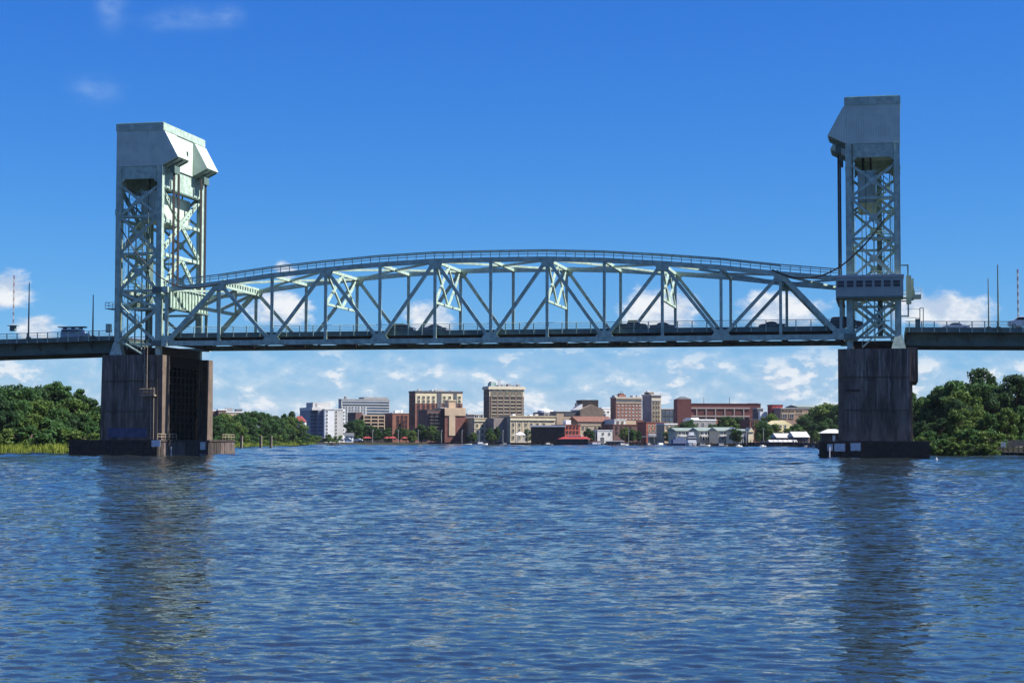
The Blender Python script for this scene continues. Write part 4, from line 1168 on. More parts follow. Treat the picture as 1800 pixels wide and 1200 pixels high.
class Bld:
    def __init__(s, name, label, cat, dist, xl, xr, ytop, wall, xs=None, depth=14.0, roof=None, ybase=None, phi=None, parapet=.8, root=None, wname='wall', rlip=.0):
        s.e1, s.e2 = (E1, E2) if phi is None else (Vector((math.cos(R(phi)), math.sin(R(phi)), 0)), Vector((-math.sin(R(phi)), math.cos(R(phi)), 0)))
        c = at_dist(xl, 700, dist); s.C = Vector((c.x, c.y, GZ)); s.dist = dist
        s.w = s.along(xr, s.C, s.e1)
        s.d = abs(s.along(xs, s.C, s.e2)) if xs is not None else depth
        s.d = min(s.d, 70)
        s.top = at_dist((xl + xr) / 2, ytop, dist).z
        s.base = GZ - .3 if ybase is None else at_dist((xl + xr) / 2, ybase, dist).z
        s.root = root or thing(name, label, cat, s.C)
        s.wall = s.blk(wname, 0, s.w, 0, s.d, s.base, s.top, wall)
        if roof:
            s.roof = s.blk('roof', -rlip - .25, s.w + rlip + .25, -rlip - .25, s.d + rlip + .25, s.top + .004, s.top + parapet, roof)
    def along(s, px, o, e):
        d = ray(px, 700); n = Vector((d.y, -d.x, 0)); return (CAMP - o).dot(n) / e.dot(n)
    def blk(s, name, a0, a1, b0, b1, z0, z1, m, par=None):
        mw = Matrix(((s.e1.x, s.e2.x, 0, s.C.x), (s.e1.y, s.e2.y, 0, s.C.y), (0, 0, 1, 0), (0, 0, 0, 1))) @ Matrix.Translation(((a0 + a1) / 2, (b0 + b1) / 2, (z0 + z1) / 2)) @ Matrix.Diagonal((a1 - a0, b1 - b0, z1 - z0, 1))
        return part(name, unit_box(m), par or s.root, mw)
    def z(s, py, px=None): return at_dist(px or 900, py, s.dist).z
    def a(s, px): return s.along(px, s.C, s.e1)
    def b(s, px): return s.along(px, s.C, s.e2)
    def wins(s, pxs, pys, w, h, fm=OFFW, pm=GLASS, off=0.0, name='window'):
        me = win_mesh(fm, pm)
        for py in pys:
            for px in pxs:
                a = s.a(px); p = s.C + s.e1 * a - s.e2 * (.01 + off); zc = s.z(py, px)
                mw = Matrix(((s.e1.x * w, s.e2.x * 2, 0, p.x), (s.e1.y * w, s.e2.y * 2, 0, p.y), (0, 0, h, zc), (0, 0, 0, 1)))
                part(name, me, s.root, mw)
    def lwins(s, n, pys, w, h, fm=OFFW, pm=GLASS):
        me = win_mesh(fm, pm)
        for py in pys:
            for k in range(n):
                p = s.C + s.e2 * (s.d * (k + .5) / n) - s.e1 * .01; zc = s.z(py, 900)
                mw = Matrix(((-s.e2.x * w, s.e1.x * 2, 0, p.x), (-s.e2.y * w, s.e1.y * 2, 0, p.y), (0, 0, h, zc), (0, 0, 0, 1)))
                part('window', me, s.root, mw)
    def band(s, y0, y1, m, xa=None, xb=None, off=.12, name='band'):
        a0 = 0 if xa is None else s.a(xa); a1 = s.w if xb is None else s.a(xb)
        return s.blk(name, a0, a1, -off, -.004, s.z(y1), s.z(y0), m)
    def gable(s, m, z0, z1, along='a', lip=.4, a0=None, a1=None, name='roof', b0=None, b1=None):
        a0 = -lip if a0 is None else a0; a1 = s.w + lip if a1 is None else a1; b0 = -lip if b0 is None else b0; b1 = s.d + lip if b1 is None else b1
        P = lambda a, b, z: tuple(s.C + s.e1 * a + s.e2 * b + Vector((0, 0, z - s.C.z)))
        if along == 'a': v = [P(a0, b0, z0), P(a1, b0, z0), P(a1, b1, z0), P(a0, b1, z0), P(a0, (b0 + b1) / 2, z1), P(a1, (b0 + b1) / 2, z1)]; f = [(0, 1, 5, 4), (2, 3, 4, 5), (1, 2, 5), (3, 0, 4), (3, 2, 1, 0)]
        elif along == 'b': v = [P(a0, b0, z0), P(a1, b0, z0), P(a1, b1, z0), P(a0, b1, z0), P((a0 + a1) / 2, b0, z1), P((a0 + a1) / 2, b1, z1)]; f = [(0, 1, 4), (1, 2, 5, 4), (2, 3, 5), (3, 0, 4, 5), (3, 2, 1, 0)]
        else:
            i = min(a1 - a0, b1 - b0) * .36
            v = [P(a0, b0, z0), P(a1, b0, z0), P(a1, b1, z0), P(a0, b1, z0), P(a0 + i, b0 + i, z1), P(a1 - i, b0 + i, z1), P(a1 - i, b1 - i, z1), P(a0 + i, b1 - i, z1)]; f = [(0, 1, 5, 4), (1, 2, 6, 5), (2, 3, 7, 6), (3, 0, 4, 7), (4, 5, 6, 7), (3, 2, 1, 0)]
        return part(name, fixn(mesh_from('roof', v, f, m)), s.root)
def lin(a, b, n): return [a + (b - a) * k / (n - 1) for k in range(n)]
def clutter(b, y0, n, m=GREYW, seed=1, hmax=2.6):
    g = random.Random(seed)
    for k in range(n):
        a = g.uniform(.08, .86) * b.w; d = g.uniform(.1, .7) * b.d; w = g.uniform(1.2, 3.5); h = g.uniform(.8, hmax)
        b.blk('rooftop_unit', a, a + w, d, d + w * .8, b.top + .3, b.top + .8 + h, m)

# far-left maroon building over the wood
b = Bld('brick_building', 'maroon building with white roof edges showing over the trees right of the left pier', 'building', 1050, 384, 398, 721, BRICKD, depth=20, roof=WHITE)
b.blk('wing', -9, -.02, 2, 16, GZ, b.top - .4, BRICKP); b.blk('wing_roof', -9.2, -.3, 1.8, 16, b.top - .39, b.top + .4, WHITE)
b.blk('wing', b.w + .02, b.w + 11, 3, 18, GZ, b.top - 1.2, TAN); b.blk('wing_roof', b.w + .3, b.w + 11.3, 2.7, 18, b.top - 1.19, b.top - .5, WHITE); b.blk('rooftop_unit', b.w + 1, b.w + 5, 5, 9, b.top - .4, b.top + 1.4, GREYW); b.blk('rooftop_unit', b.w + 7, b.w + 10.6, 5, 9, b.top - .4, b.top + .9, SLATE)
b.wins([388, 394], [727, 733], 1.2, 1.4)
# white gatehouse with maroon roof
b = Bld('white_house', 'white gatehouse with maroon roof and arch left of the office block', 'building', 1020, 515, 536, 741, WHITE, depth=12, phi=14)
b.gable(REDROOF, b.top, b.top + 3.2, 'hip'); b.wins([519, 523], [747], 1.2, 1.6); b.blk('arch_opening', b.w * .18, b.w * .5, -.06, -.004, b.z(762), b.z(748), DARKB)
# white office block, shade coloured blue grey onto its left wings
b = Bld('office_block', 'white office block with blue shaded window walls at the left of the town', 'building', 1100, 571, 588, 720, WHITE, xs=None, depth=30, roof=OFFW, parapet=.6)
b.blk('wing', -.5 * b.w, -.03, 4, 30, GZ, b.top - .3, mat('blue_grey_shaded_wall', (.17, .20, .26), .6, .1, .3))
b.blk('wing', -1.1 * b.w, -.52 * b.w, 8, 32, GZ, b.top - .2, mat('blue_grey_shaded_wall', (.17, .20, .26), .6)); b.blk('wing_roof', -1.12 * b.w, -.1, 3.9, 32.2, b.top - .19, b.top + 1.6, OFFW)
for r in range(7):
    y = 724 + r * 6.4
    for q in range(5): b.blk('window', -.48 * b.w + q * 1.05, -.48 * b.w + q * 1.05 + .8, 3.9, 3.99, b.z(y + 3), b.z(y), GLASSB)
    for q in range(6): b.blk('window', -1.08 * b.w + q * 1.2, -1.08 * b.w + q * 1.2 + .9, 7.9, 7.99, b.z(y + 3), b.z(y), GLASSB)
b.wins([575], [723 + 6.2 * k for k in range(7)], .9, 1.1, WHITE)
b.blk('penthouse', -.8 * b.w, b.w * 1.0, 9, 24, b.top + .62, b.top + 4.6, PALEG); b.blk('penthouse_panel', -.55 * b.w, -.35 * b.w, 8.9, 8.99, b.top + .7, b.top + 4.0, GREYW)
e = Bld('x', '', '', 1106, 588.3, 603, 720, PALEG, depth=20, roof=OFFW, root=b.root, wname='east_wing', parapet=.7)
e.wins([591], [724 + 6.2 * k for k in range(8)], .9, 1.1, PALEG)
e2 = Bld('x', '', '', 1113, 603.2, 607, 719, WHITE, depth=20, root=b.root, wname='east_wing')
e2.wins([604.5], [724 + 6.2 * k for k in range(7)], .9, 1.0, WHITE)
# glass office block behind
b = Bld('glass_office', 'long grey office block with white bands and blue window rows', 'building', 1330, 600, 685, 702, PALEG, xs=595, roof=PALEG, parapet=.5)
for y in (706, 711, 716, 721, 726, 731): b.band(y, y + 2.8, GLASSB, 602 if y < 712 else 645, 684, .08, 'window_strip')
for y in lin(716, 741, 6):
    b.wins(lin(604, 641, 8), [y], 1.5, 1.3, WHITE, GLASSB)
for x in (601.5, 611, 622, 633, 643): b.band(714, 750, WHITE, x - .5, x + .5, .22, 'pilaster')
b.blk('penthouse', b.a(642), b.a(684), 3, 16, b.top + .51, b.z(698), GREYW); b.blk('rooftop_unit', b.a(609), b.a(612), 3, 6, b.top + .51, b.z(697), GREYW)
# parking deck and brick building left of the hotel
b = Bld('parking_deck', 'tan concrete parking deck with open bays below the glass office', 'building', 1180, 639, 676, 731, DARKB, depth=24, roof=TAN, parapet=.8)
for y in (737.5, 743.5, 749.5): b.band(y - 1.3, y + .4, TAN, 638.8, 676.2, .5, 'slab_edge')
for x in (639.6, 652, 664.5, 675.6): b.band(731, 756, TAN, x - .7, x + .7, .56, 'column')
b.blk('brick_stair_tower', -b.w * .32, -.05, 2, 20, GZ, b.z(725), BRICKP)
b = Bld('brick_building', 'dark red brick building squeezed between the parking deck and the brick hotel', 'building', 1190, 690, 720, 726, BRICK, xs=676, roof=WHITE, parapet=.4)
b.wins([700, 707, 714], [733, 740, 747], 1.5, 1.9, BRICKD); b.band(742, 760, BRICK, 705, 716, 1.2, 'porch'); b.wins([708, 713], [742, 749], 1.2, 1.8, BRICKD, off=1.2)
clutter(b, 0, 3, WHITE, 3, 1.6)
# brick hotel with cream top floors
b = Bld('brick_hotel', 'ten storey red brick hotel with cream top floors and dark roof edge', 'building', 1160, 730, 813, 690, BRICK, xs=719, roof=SLATE, parapet=1.2)
b.band(691.5, 709, CREAM, 730.2, 812.8, .14, 'cream_storeys')
for xa, xb in ((768, 776), (797, 803)): b.band(691, 733, SLATE, xa, xb, .3, 'recessed_bay_front')
cols = [736, 744.5, 753, 762, 781, 790.5, 807.5]
b.wins(cols, [698, 705], 1.5, 1.7, CREAM, off=.14); b.wins(cols, [713.5, 719.5, 725.5, 731.5, 737.5, 743.5, 749.5], 1.5, 1.6, BRICKD)
b.lwins(4, [698, 705, 713, 719, 725, 731, 737, 743], 1.4, 1.6, BRICKD)
b.blk('rooftop_unit', b.a(763), b.a(775), 4, 9, b.top + .6, b.z(685), WHITE); clutter(b, 0, 5, PALEG, 5, 1.8)
# maroon and tan apartment tower in front of the hotel
b = Bld('apartment_tower', 'maroon apartment tower with a tan cross shaped front strip', 'building', 1090, 782, 818, 718, BRICKD, xs=None, depth=20, roof=TAN, parapet=.5)
b.band(718, 730.5, TAN, 781.5, 818.3, .5, 'tan_band'); b.band(730.5, 765.5, TAN, 789, 800, .45, 'tan_strip')
b.blk('penthouse', b.a(794), b.a(806), 5, 12, b.top + .51, b.z(704), TAN); b.blk('penthouse_cap', b.a(793), b.a(807), 4.6, 12.4, b.z(704) + .004, b.z(702.5), CREAM); b.blk('rooftop_unit', b.a(779), b.a(790), 5, 8, b.top + .51, b.z(716), WHITE)
w = b.blk('west_wing', b.a(754), -.05, 3, 19, GZ, b.z(721), BRICKP); b.blk('wing_roof', b.a(753), b.a(779), 2.8, 19, b.z(721) + .004, b.z(720), SLATE)
for y in lin(727, 763, 7):
    for q in (.12, .42, .72): b.blk('balcony', b.a(754) * (1 - q) , b.a(754) * (1 - q) + 2.4, 1.6, 2.98, b.z(y), b.z(y - 1.4), SLATE)
# grey block right of it
b = Bld('grey_building', 'plain dark grey building between the tan apartment tower and the courthouse', 'building', 1130, 818.5, 834, 730, mat('dim_grey_wall', (.16, .145, .16), .9, .1, .4), depth=20, roof=SLATE, parapet=.4)  # even dark grey wall colour
b.wins([823, 829], [737, 744, 751, 758], 1.3, 1.6, GREYW)
b = Bld('low_building', 'low pale roofed building seen between the courthouse and the tall tower', 'building', 1230, 822, 850, 728, PALEG, depth=12, roof=WHITE, parapet=.5)
b.wins([826, 838, 845], [731.5], 3, 1.5, WHITE)
# tall bank tower
b = Bld('office_tower', 'tallest brown brick tower with pale cornice and roof antennas', 'building', 1200, 860, 921, 683, BROWN, xs=850, roof=None)
b.blk('cornice', -.9, b.w + .9, -.9, b.d + .4, b.z(684), b.z(680), CREAM); b.blk('parapet', -.4, b.w + .4, -.4, b.d, b.z(680) + .004, b.z(678.5), PALEG)
b.band(684.5, 696.5, CREAM, 860, 921, .18, 'cream_storey'); 
for x in lin(863.5, 917.5, 6): b.band(684, 733, BROWN, x - 1.1, x + 1.1, .34, 'pilaster')
gx = lin(869, 912, 5)
for x in gx: b.wins([x - 2.3, x, x + 2.3], [691], .78, 3.1, CREAM, off=.18)
rows = lin(700, 731, 6)
for x in gx: b.wins([x - 2.3, x, x + 2.3], rows, .78, 1.55, BROWN)
for y in rows: b.band(y + 2.4, y + 3.4, CREAM, 862, 919, .26, 'sill_band')
b.lwins(4, [691] + rows, 1.2, 1.6, BROWN)
g = random.Random(4)
b.blk('roof_house', b.a(867), b.a(876), 4, 10, b.z(679), b.z(672), mat('copper_green', (.25, .36, .32), .6)); b.blk('roof_house', b.a(868), b.a(875), 4.5, 9, b.z(672) + .01, b.z(670), PALEG)
for k in range(16):
    x = g.uniform(872, 919); h = g.uniform(671, 677) if k > 4 else g.uniform(665, 669)
    p = b.C + b.e1 * b.a(x) + b.e2 * g.uniform(1, 8); rod('antenna', (p.x, p.y, b.z(679)), (p.x, p.y, b.z(h)), .32, PALEG, b.root)
for k in range(5):
    x = 878 + k * 8.5; b.blk('rooftop_unit', b.a(x), b.a(x + 5), 2 + k % 2 * 2, 6, b.z(679), b.z(676 - k % 3), GREYW)
# courthouse
b = Bld('courthouse_wing', 'left beige stone wing of the courthouse with arched windows', 'building', 1085, 834, 874, 736, BEIGE, depth=22, roof=BEIGE, parapet=.6, rlip=.3)
b.band(738, 740.5, CREAM, 833.5, 874.5, .5, 'cornice'); b.wins([839, 848, 856, 864], [748, 758], 1.25, 2.1, CREAM); b.wins([848, 856], [769], 1.2, 2.2, CREAM)
b.band(752, 753.2, CREAM, 834, 874, .2, 'string_course')
b = Bld('courthouse', 'long beige stone courthouse with deep cornice behind the white gazebo', 'building', 1075, 897, 976, 732, BEIGE, xs=None, depth=26, roof=BEIGE, parapet=.6, rlip=.3)
b.band(735, 738.5, CREAM, 896.5, 976, .6, 'cornice'); b.wins([902, 913, 924, 934, 945, 956], [746.5, 757], 1.3, 2.3, CREAM); b.wins([902, 913], [769], 1.2, 2.2, CREAM)
for x in (897.6, 907.5, 918.5, 929): b.band(741, 764, CREAM, x - .5, x + .5, .25, 'pilaster')
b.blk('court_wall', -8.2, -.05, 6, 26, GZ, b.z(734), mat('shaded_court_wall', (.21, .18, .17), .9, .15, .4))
for k in range(6): b.blk('rooftop_unit', b.a(908 + k * 10), b.a(913 + k * 10), 6, 9, b.top + .5, b.z(727 + (k * 7) % 4), [WHITE, PALEG, OFFW][k % 3])
b = Bld('drum_building', 'pale round topped drum building behind the courthouse roof', 'building', 1180, 956, 981, 724, GREYW, depth=18, roof=None)
n = 20; c0 = b.C + b.e1 * b.w / 2 + b.e2 * 9; v = [(c0.x + r * math.cos(6.2832 * i / n), c0.y + r * math.sin(6.2832 * i / n), z) for r, z in ((b.w * .55, b.top + .01), (b.w * .5, b.top + 1.2), (.6, b.top + 2.4)) for i in range(n)]
f = [(r * n + i, r * n + (i + 1) % n, (r + 1) * n + (i + 1) % n, (r + 1) * n + i) for r in range(2) for i in range(n)] + [tuple(range(2 * n, 3 * n))]
part('dome_roof', mesh_from('dome_roof', v, f, WHITE), b.root); b.wins([961, 968, 975], [730, 736], 1.1, 1.4, GREYW)
# theatre with dark fly tower
b = Bld('theatre', 'brown theatre hall with a black fly tower and sloping gable', 'building', 1150, 1020, 1061, 720, BROWN, depth=26, phi=24)
b.gable(BROWN, b.top, b.z(710), 'b', lip=.02, name='gable'); b.blk('fly_tower', b.a(1026.5), b.a(1056), 6, 20, b.top, b.z(702), DARKB); b.blk('vent', b.a(1036), b.a(1043), -.1, -.004, b.z(737), b.z(731), DARKB)
b.blk('annexe', b.a(981), -.05, 4, 22, GZ, b.z(723), TAN); b.blk('annexe_glazing', b.a(995), -.4, 3.8, 3.99, b.z(730), b.z(724), SLATE); b.blk('annexe_roof', b.a(980), -.1, 3.6, 22, b.z(723) + .004, b.z(722), WHITE)
b.blk('chimney', b.a(1016), b.a(1019.5), 6, 8, b.z(718), b.z(708), SLATE)
p = [b.C + b.e1 * b.a(x) + b.e2 * 3.2 for x in (1009, 1026, 1026)]; v = [(q.x, q.y, z) for q, z in zip(p, (b.z(720), b.z(709.5), b.z(720)))]; v += [(q[0] + b.e2.x * 10, q[1] + b.e2.y * 10, q[2]) for q in v]
part('skylight_roof', fixn(mesh_from('skylight', v, [(0, 1, 2), (5, 4, 3), (0, 3, 4, 1), (1, 4, 5, 2), (2, 5, 3, 0)], WHITE)), b.root)
b = Bld('low_building', 'low white stepped building between the theatre and the brick tower', 'building', 1200, 1058, 1076, 718, OFFW, depth=14, roof=WHITE)
b.wins([1062, 1069], [724, 730], 1.6, 1.4); b.blk('terrace', 0, b.w, -6, -.05, GZ, b.z(727), OFFW)
# waterfront building, its shadowed face coloured black, and the red brick one beside it
b = Bld('shadowed_warehouse', 'waterfront warehouse with its shadowed face coloured black and a white roof edge', 'building', 1010, 933.5, 993, 750, DARKB, depth=26, roof=WHITE, parapet=.9, phi=9)
for k in range(18): b.blk('shaded_face_rib', b.w * k / 18 + .3, b.w * k / 18 + .5, -.1, -.004, GZ, b.top - .1, DARKB)
b = Bld('brick_building', 'bright red brick building next to the shadowed warehouse', 'building', 1012, 992.5, 1020, 747, mat('bright_red_brick', (.36, .085, .06), .85, .14, .6), depth=18, roof=BRICKD, parapet=.4)
b.wins([997, 1003, 1009, 1015], [751, 759], 1.0, 1.2, BRICKD)
b.blk('roof_house', b.a(1001), b.a(1010), 5, 9, b.top + .41, b.z(737.5), WHITE)
b = Bld('brick_roofed_building', 'long low building with brown tiled roof behind the beige shops', 'building', 1090, 1016, 1078, 741, BROWN, depth=16)
b.gable(mat('brown_tile_roof', (.16, .075, .055), .85, .2, .5), b.top, b.top + 3.4, 'a')
b = Bld('beige_shops', 'beige two storey shop row behind the waterfront tree', 'building', 1040, 1020, 1076, 748, mat('dirty_beige_wall', (.36, .31, .23), .85, .15, .5), depth=14, roof=BEIGE, parapet=.5)
b.wins([1025, 1032, 1047, 1054, 1067], [752], 1.1, 1.4, BEIGE)
b = Bld('white_shop', 'small white boat shop at the water in front of the beige shops', 'building', 1015, 1050, 1076.5, 757, OFFW, depth=10, roof=WHITE, parapet=.5)
b.wins([1060, 1071], [762], 1.0, 1.2); b.blk('boat_door', b.w * .2, b.w * .45, -.06, -.004, GZ, b.z(768), SLATE)
# brick tower with pale crown, pale slender tower
b = Bld('brick_tower', 'red brown brick tower with pale crown and rows of white windows', 'building', 1120, 1082.5, 1128, 699, mat('rose_brick', (.235, .115, .085), .85, .12, .5), xs=1073, roof=PALEG, parapet=.6)
b.band(702, 706.5, SLATE, 1083, 1128, .1, 'top_window_band'); b.band(706.5, 708, BEIGE, 1082.5, 1128, .3, 'cornice'); b.band(699, 700.5, BEIGE, 1082.5, 1128, .35, 'cornice')
b.wins([1087, 1094, 1100.5, 1106.5, 1113, 1119, 1125], [712, 718, 724, 730, 736], .95, .8, OFFW, mat('pale_blinds', (.36, .36, .38), .5, .3, 1, objvar=.5))
b.blk('roof_house', b.a(1093), b.a(1105), 4, 9, b.top + .6, b.z(692.5), BRICK); b.blk('roof_house', b.a(1096), b.a(1103), 5, 8, b.z(692.5) + .01, b.z(690.5), BRICKD)
for x in (1084, 1116, 1124): b.blk('rooftop_unit', b.a(x), b.a(x + 5), 3, 7, b.top + .6, b.z(694), PALEG)
for x in (1098, 1101): p = b.C + b.e1 * b.a(x) + b.e2 * 6; rod('antenna', (p.x, p.y, b.top), (p.x, p.y, b.z(686)), .3, SLATE, b.root)
b = Bld('pale_tower', 'slender tower with shaded left wall and pale window front', 'building', 1100, 1145.5, 1162, 695, mat('pale_buff_brick', (.40, .35, .27), .85, .12, .5), xs=1129, roof=None)
b.blk('cornice', -.6, b.w + .6, -.6, b.d + .2, b.z(695) + .004, b.z(692.5), PALEG); b.band(702, 703.5, OFFW, 1145, 1162.3, .3, 'cornice')
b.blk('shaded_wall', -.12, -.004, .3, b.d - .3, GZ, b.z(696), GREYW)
b.wins([1149, 1153.6, 1158], [708, 716, 725, 732, 740], .95, 1.9, BEIGE); b.lwins(4, [708, 716, 725, 732], 1.1, 1.7, GREYW)
b.blk('roof_house', .4, b.a(1155), 4, 11, b.z(692), b.z(688.5), BROWN); b.blk('roof_dome', b.a(1146), b.a(1149), 6, 8.5, b.z(688.4), b.z(686.3), WHITE)
b = Bld('glass_link_building', 'dark glazed building between the pale tower and the brick garage', 'building', 1130, 1162.5, 1191, 719, SLATE, depth=16, roof=PALEG, parapet=.6)
for y in (723, 729, 735): b.band(y, y + 3.6, GLASSB, 1164, 1190, .08, 'window_strip')
for x in (1170, 1177, 1184): b.band(720, 742, SLATE, x - .4, x + .4, .2, 'mullion')
# brick parking garage
GB = mat('garage_brick', (.175, .066, .058), .85, .12, .4)
PB = mat('garage_precast', (.47, .37, .31), .85, .08, .5)
b = Bld('brick_garage', 'long dark red brick parking garage with pale framed panels', 'building', 1060, 1214.5, 1337, 710, GB, depth=40, roof=None, phi=16)
b.blk('parapet', -.1, b.w + .1, -.15, .6, b.top + .004, b.top + .5, BRICKD)
b.band(715.5, 718, PB, 1215, 1318, .4, 'precast_band'); b.band(729.5, 732, PB, 1215, 1318, .4, 'precast_band')
for x in (1224.5, 1241, 1257.5, 1274, 1290.5, 1307): b.band(718, 738, PB, x - .9, x + .9, .36, 'precast_column')
for k, x in enumerate((1226, 1242.5, 1259, 1275.5, 1292)): b.band(719.5, 728.5, BRICKD, x + .6, x + 13.8, .14, 'brick_panel')
b.blk('stair_tower', b.a(1190), -.05, -1.5, 12, GZ, b.z(701), GB); 
s0 = Bld('x', '', '', 1059, 1190.5, 1214, 701.2, GB, depth=9, root=b.root, wname='tower_front', phi=16); s0.gable(SLATE, s0.top + .01, s0.z(696.5), 'hip', lip=.2)
b.blk('stair_house', b.a(1318), b.a(1334), 3, 12, b.top + .5, b.z(707.5), SLATE)
for x in (1241.5, 1287): p = b.C + b.e1 * b.a(x) + b.e2 * 8; rod('lamp_mast', (p.x, p.y, b.top), (p.x, p.y, b.z(697)), .3, SLATE, b.root)
# brick shops on the waterfront right of the theatre
b = Bld('brick_shops', 'dark purple brick shop row behind the big waterfront tree', 'building', 1030, 1078, 1120, 747, BRICKP, depth=16, roof=BRICKD, parapet=.5)
b.wins([1084, 1092, 1100, 1108], [752, 760], 1.1, 1.5, BRICKP)
b = Bld('white_roofed_shop', 'low shop with white roof and orange brick end above the shop row', 'building', 1085, 1080, 1100, 738, OFFW, depth=14, roof=WHITE, parapet=.5); b.blk('orange_wall', b.w + .03, b.w * 1.9, 0, 12, GZ, b.top - .3, TAN)
b.wins([1086, 1094], [742], 1.4, 1.2, CREAM)
b.blk('brick_end', b.w * 1.92, b.w * 2.6, 0, 12, GZ, b.top, BRICKD)
b = Bld('brick_shop', 'square red brick building with stair windows left of the marina trees', 'building', 1020, 1136, 1171, 743, mat('orange_red_brick', (.27, .085, .062), .85, .14, .5), xs=1120, roof=BRICKD, parapet=.5)
b.wins([1141, 1147, 1153, 1165], [749, 757], 1.1, 1.5, CREAM)
b = Bld('low_shed', 'low white canopied market shed behind the marina', 'building', 1010, 1140, 1172, 763, OFFW, depth=8, roof=WHITE, parapet=.4, phi=10); b.blk('awning', -16, b.w, -5, -.1, b.z(767.5), b.z(766), PALEG)
for k in range(6): b.blk('awning_post', -15 + k * 5, -14.8 + k * 5, -4.8, -4.6, GZ, b.z(767.6), WHITE)
b = Bld('clutter_house', 'pale roofed buildings stepping up below the brick garage', 'building', 1000, 1219, 1258, 739, GREYW, depth=12, roof=WHITE, parapet=.8)
b.blk('upper_house', b.w * .0, b.w * .35, 3, 10, b.top, b.z(733.5), WHITE); b.blk('brick_end', b.w + .03, b.w + 3.5, 0, 10, GZ, b.top + .6, BRICK); b.wins([1226, 1236, 1248], [745], 1.2, 1.4)
b = Bld('white_roof_house', 'long white roofed house half hidden behind the trees left of the garage', 'building', 990, 1168, 1190, 746, TAN, depth=10, roof=WHITE, parapet=.7); b.wins([1173, 1181], [750], 1.2, 1.2)
# right of the garage
b = Bld('red_box_building', 'square red block building right of the brick garage', 'building', 1010, 1357, 1376, 712, mat('red_block_wall', (.30, .055, .055), .85, .12, .5), xs=1349, roof=None, phi=24); b.blk('parapet', -.2, b.w + .2, -.2, b.d, b.top + .004, b.top + .4, BRICKD); b.wins([1362, 1370], [719, 726], 1.1, 1.5, BRICKD)  # even red wall colour
b.blk('link', b.a(1338), -3, 6, 14, GZ, b.z(718), SLATE); b.blk('link_roof', b.a(1337), -3, 5.8, 14.2, b.z(718) + .004, b.z(716.5), PALEG); b.blk('shop_front', b.a(1339), b.a(1352), 3, 5.9, GZ, b.z(723), WHITE)
b = Bld('tan_brick_building', 'tan brick office with paired dark windows behind the right trees', 'building', 1000, 1372, 1432, 718, mat('tan_brick', (.30, .20, .15), .85, .12, .5), depth=16, roof=PALEG, parapet=.4, phi=24)
b.wins([1376, 1382, 1388, 1394, 1402, 1408], [722], 1.1, 1.4, TAN); b.wins([1379, 1391], [731], 2.4, 2.2, TAN, GLASSB); b.band(725.5, 726.6, CREAM, 1372, 1432, .2, 'string_course')
b = Bld('green_roof_hall', 'long hall with a grey green roof behind the right trees', 'building', 1040, 1403, 1460, 715, TAN, depth=14); b.gable(GREENR, b.top, b.z(711), 'a')
b = Bld('yellow_house', 'pale yellow gabled house among the trees left of the right pier', 'building', 900, 1364, 1392, 746, mat('pale_yellow_siding', (.58, .50, .28), .8, .08, .6), depth=12); b.gable(b.wall.data.materials[0], b.top, b.z(738), 'b', lip=.05, name='gable'); b.wins([1372, 1380], [749], 1.0, 1.3)
b = Bld('brick_house', 'dark maroon brick house in the trees below the right end of the garage', 'building', 930, 1318, 1336, 738, BRICKD, depth=10, roof=SLATE, parapet=.4); b.wins([1323, 1330], [744, 752], 1.1, 1.6, BRICKP)

# riverside cream row houses with pale green roofs
for k, (xa, xb, yt, yr) in enumerate(((1190, 1228, 757, 751), (1229, 1262, 757, 750.5), (1263, 1293, 757, 750), (1294, 1321, 757, 753))):
    b = Bld('river_house', ['first', 'second', 'third', 'last'][k] + ' cream riverside house with pale green roof, counted from the white yacht', 'house', 905 - k * 14, xa, xb, yt, CREAM, depth=12, phi=28)
    b.gable(GREENR, b.top, b.z(yr), 'a', lip=.8); 
    gw = b.w * .34; 
    b.blk('porch_wing', b.w * .60, b.w * .60 + gw, -3.2, -.03, GZ, b.top - .5, CREAM)
    b.gable(WHITE if k < 3 else CREAM, b.top - .5, b.top + 1.6, 'b', a0=b.w * .57, a1=b.w * .63 + gw, b0=-3.6, b1=2.0, name='porch_gable')
    b.wins([xa + 5, xa + 11, xa + 17], [761.5], 1.3, 1.5, WHITE); b.wins([xa + 6, xa + 14], [770], 1.5, 1.9, WHITE)
    b.blk('balcony', b.w * .05, b.w * .58, -2.4, -.02, b.z(766.5), b.z(765.8), WHITE)
    for q in range(5): b.blk('balcony_post', b.w * (.06 + q * .125), b.w * (.06 + q * .125) + .18, -2.35, -2.15, GZ, b.z(761), WHITE)
# boat sheds with white roofs beside the right pier
for k, (xa, xb, yt, yr, lab) in enumerate(((1366, 1394, 769, 760.5, 'left white roofed boat shed with dark gable end near the right pier'), (1396, 1421, 768, 757.5, 'taller white roofed boat shed with dark gable end near the right pier'))):
    b = Bld('boat_shed', lab, 'shed', 760 - k * 10, xa, xb, yt, SLATE, depth=9, phi=20)
    b.gable(PALEG, b.top, b.z(yr), 'a', lip=.5); b.blk('door', b.w * .2, b.w * .5, -.08, -.004, GZ, b.top - .5, DARKB)
    b.blk('gable_end', -.12, -.01, .4, 8.6, b.top - .2, b.top + .5, DARKB)
b = Bld('dock_house', 'flat white roofed dock house against the left edge of the right pier', 'house', 640, 1444, 1482, 761, DARKB, depth=8, phi=6); b.gable(PALEG, b.top, b.z(753), 'hip', lip=1.0)
b.blk('white_door', b.w * .5, b.w * .62, -.1, -.004, GZ, b.z(764), WHITE)
b = Bld('dock_awning', 'row of white dock awnings at the waterline left of the right pier', 'awning', 740, 1351, 1402, 776.5, DARKB, depth=5, phi=12)
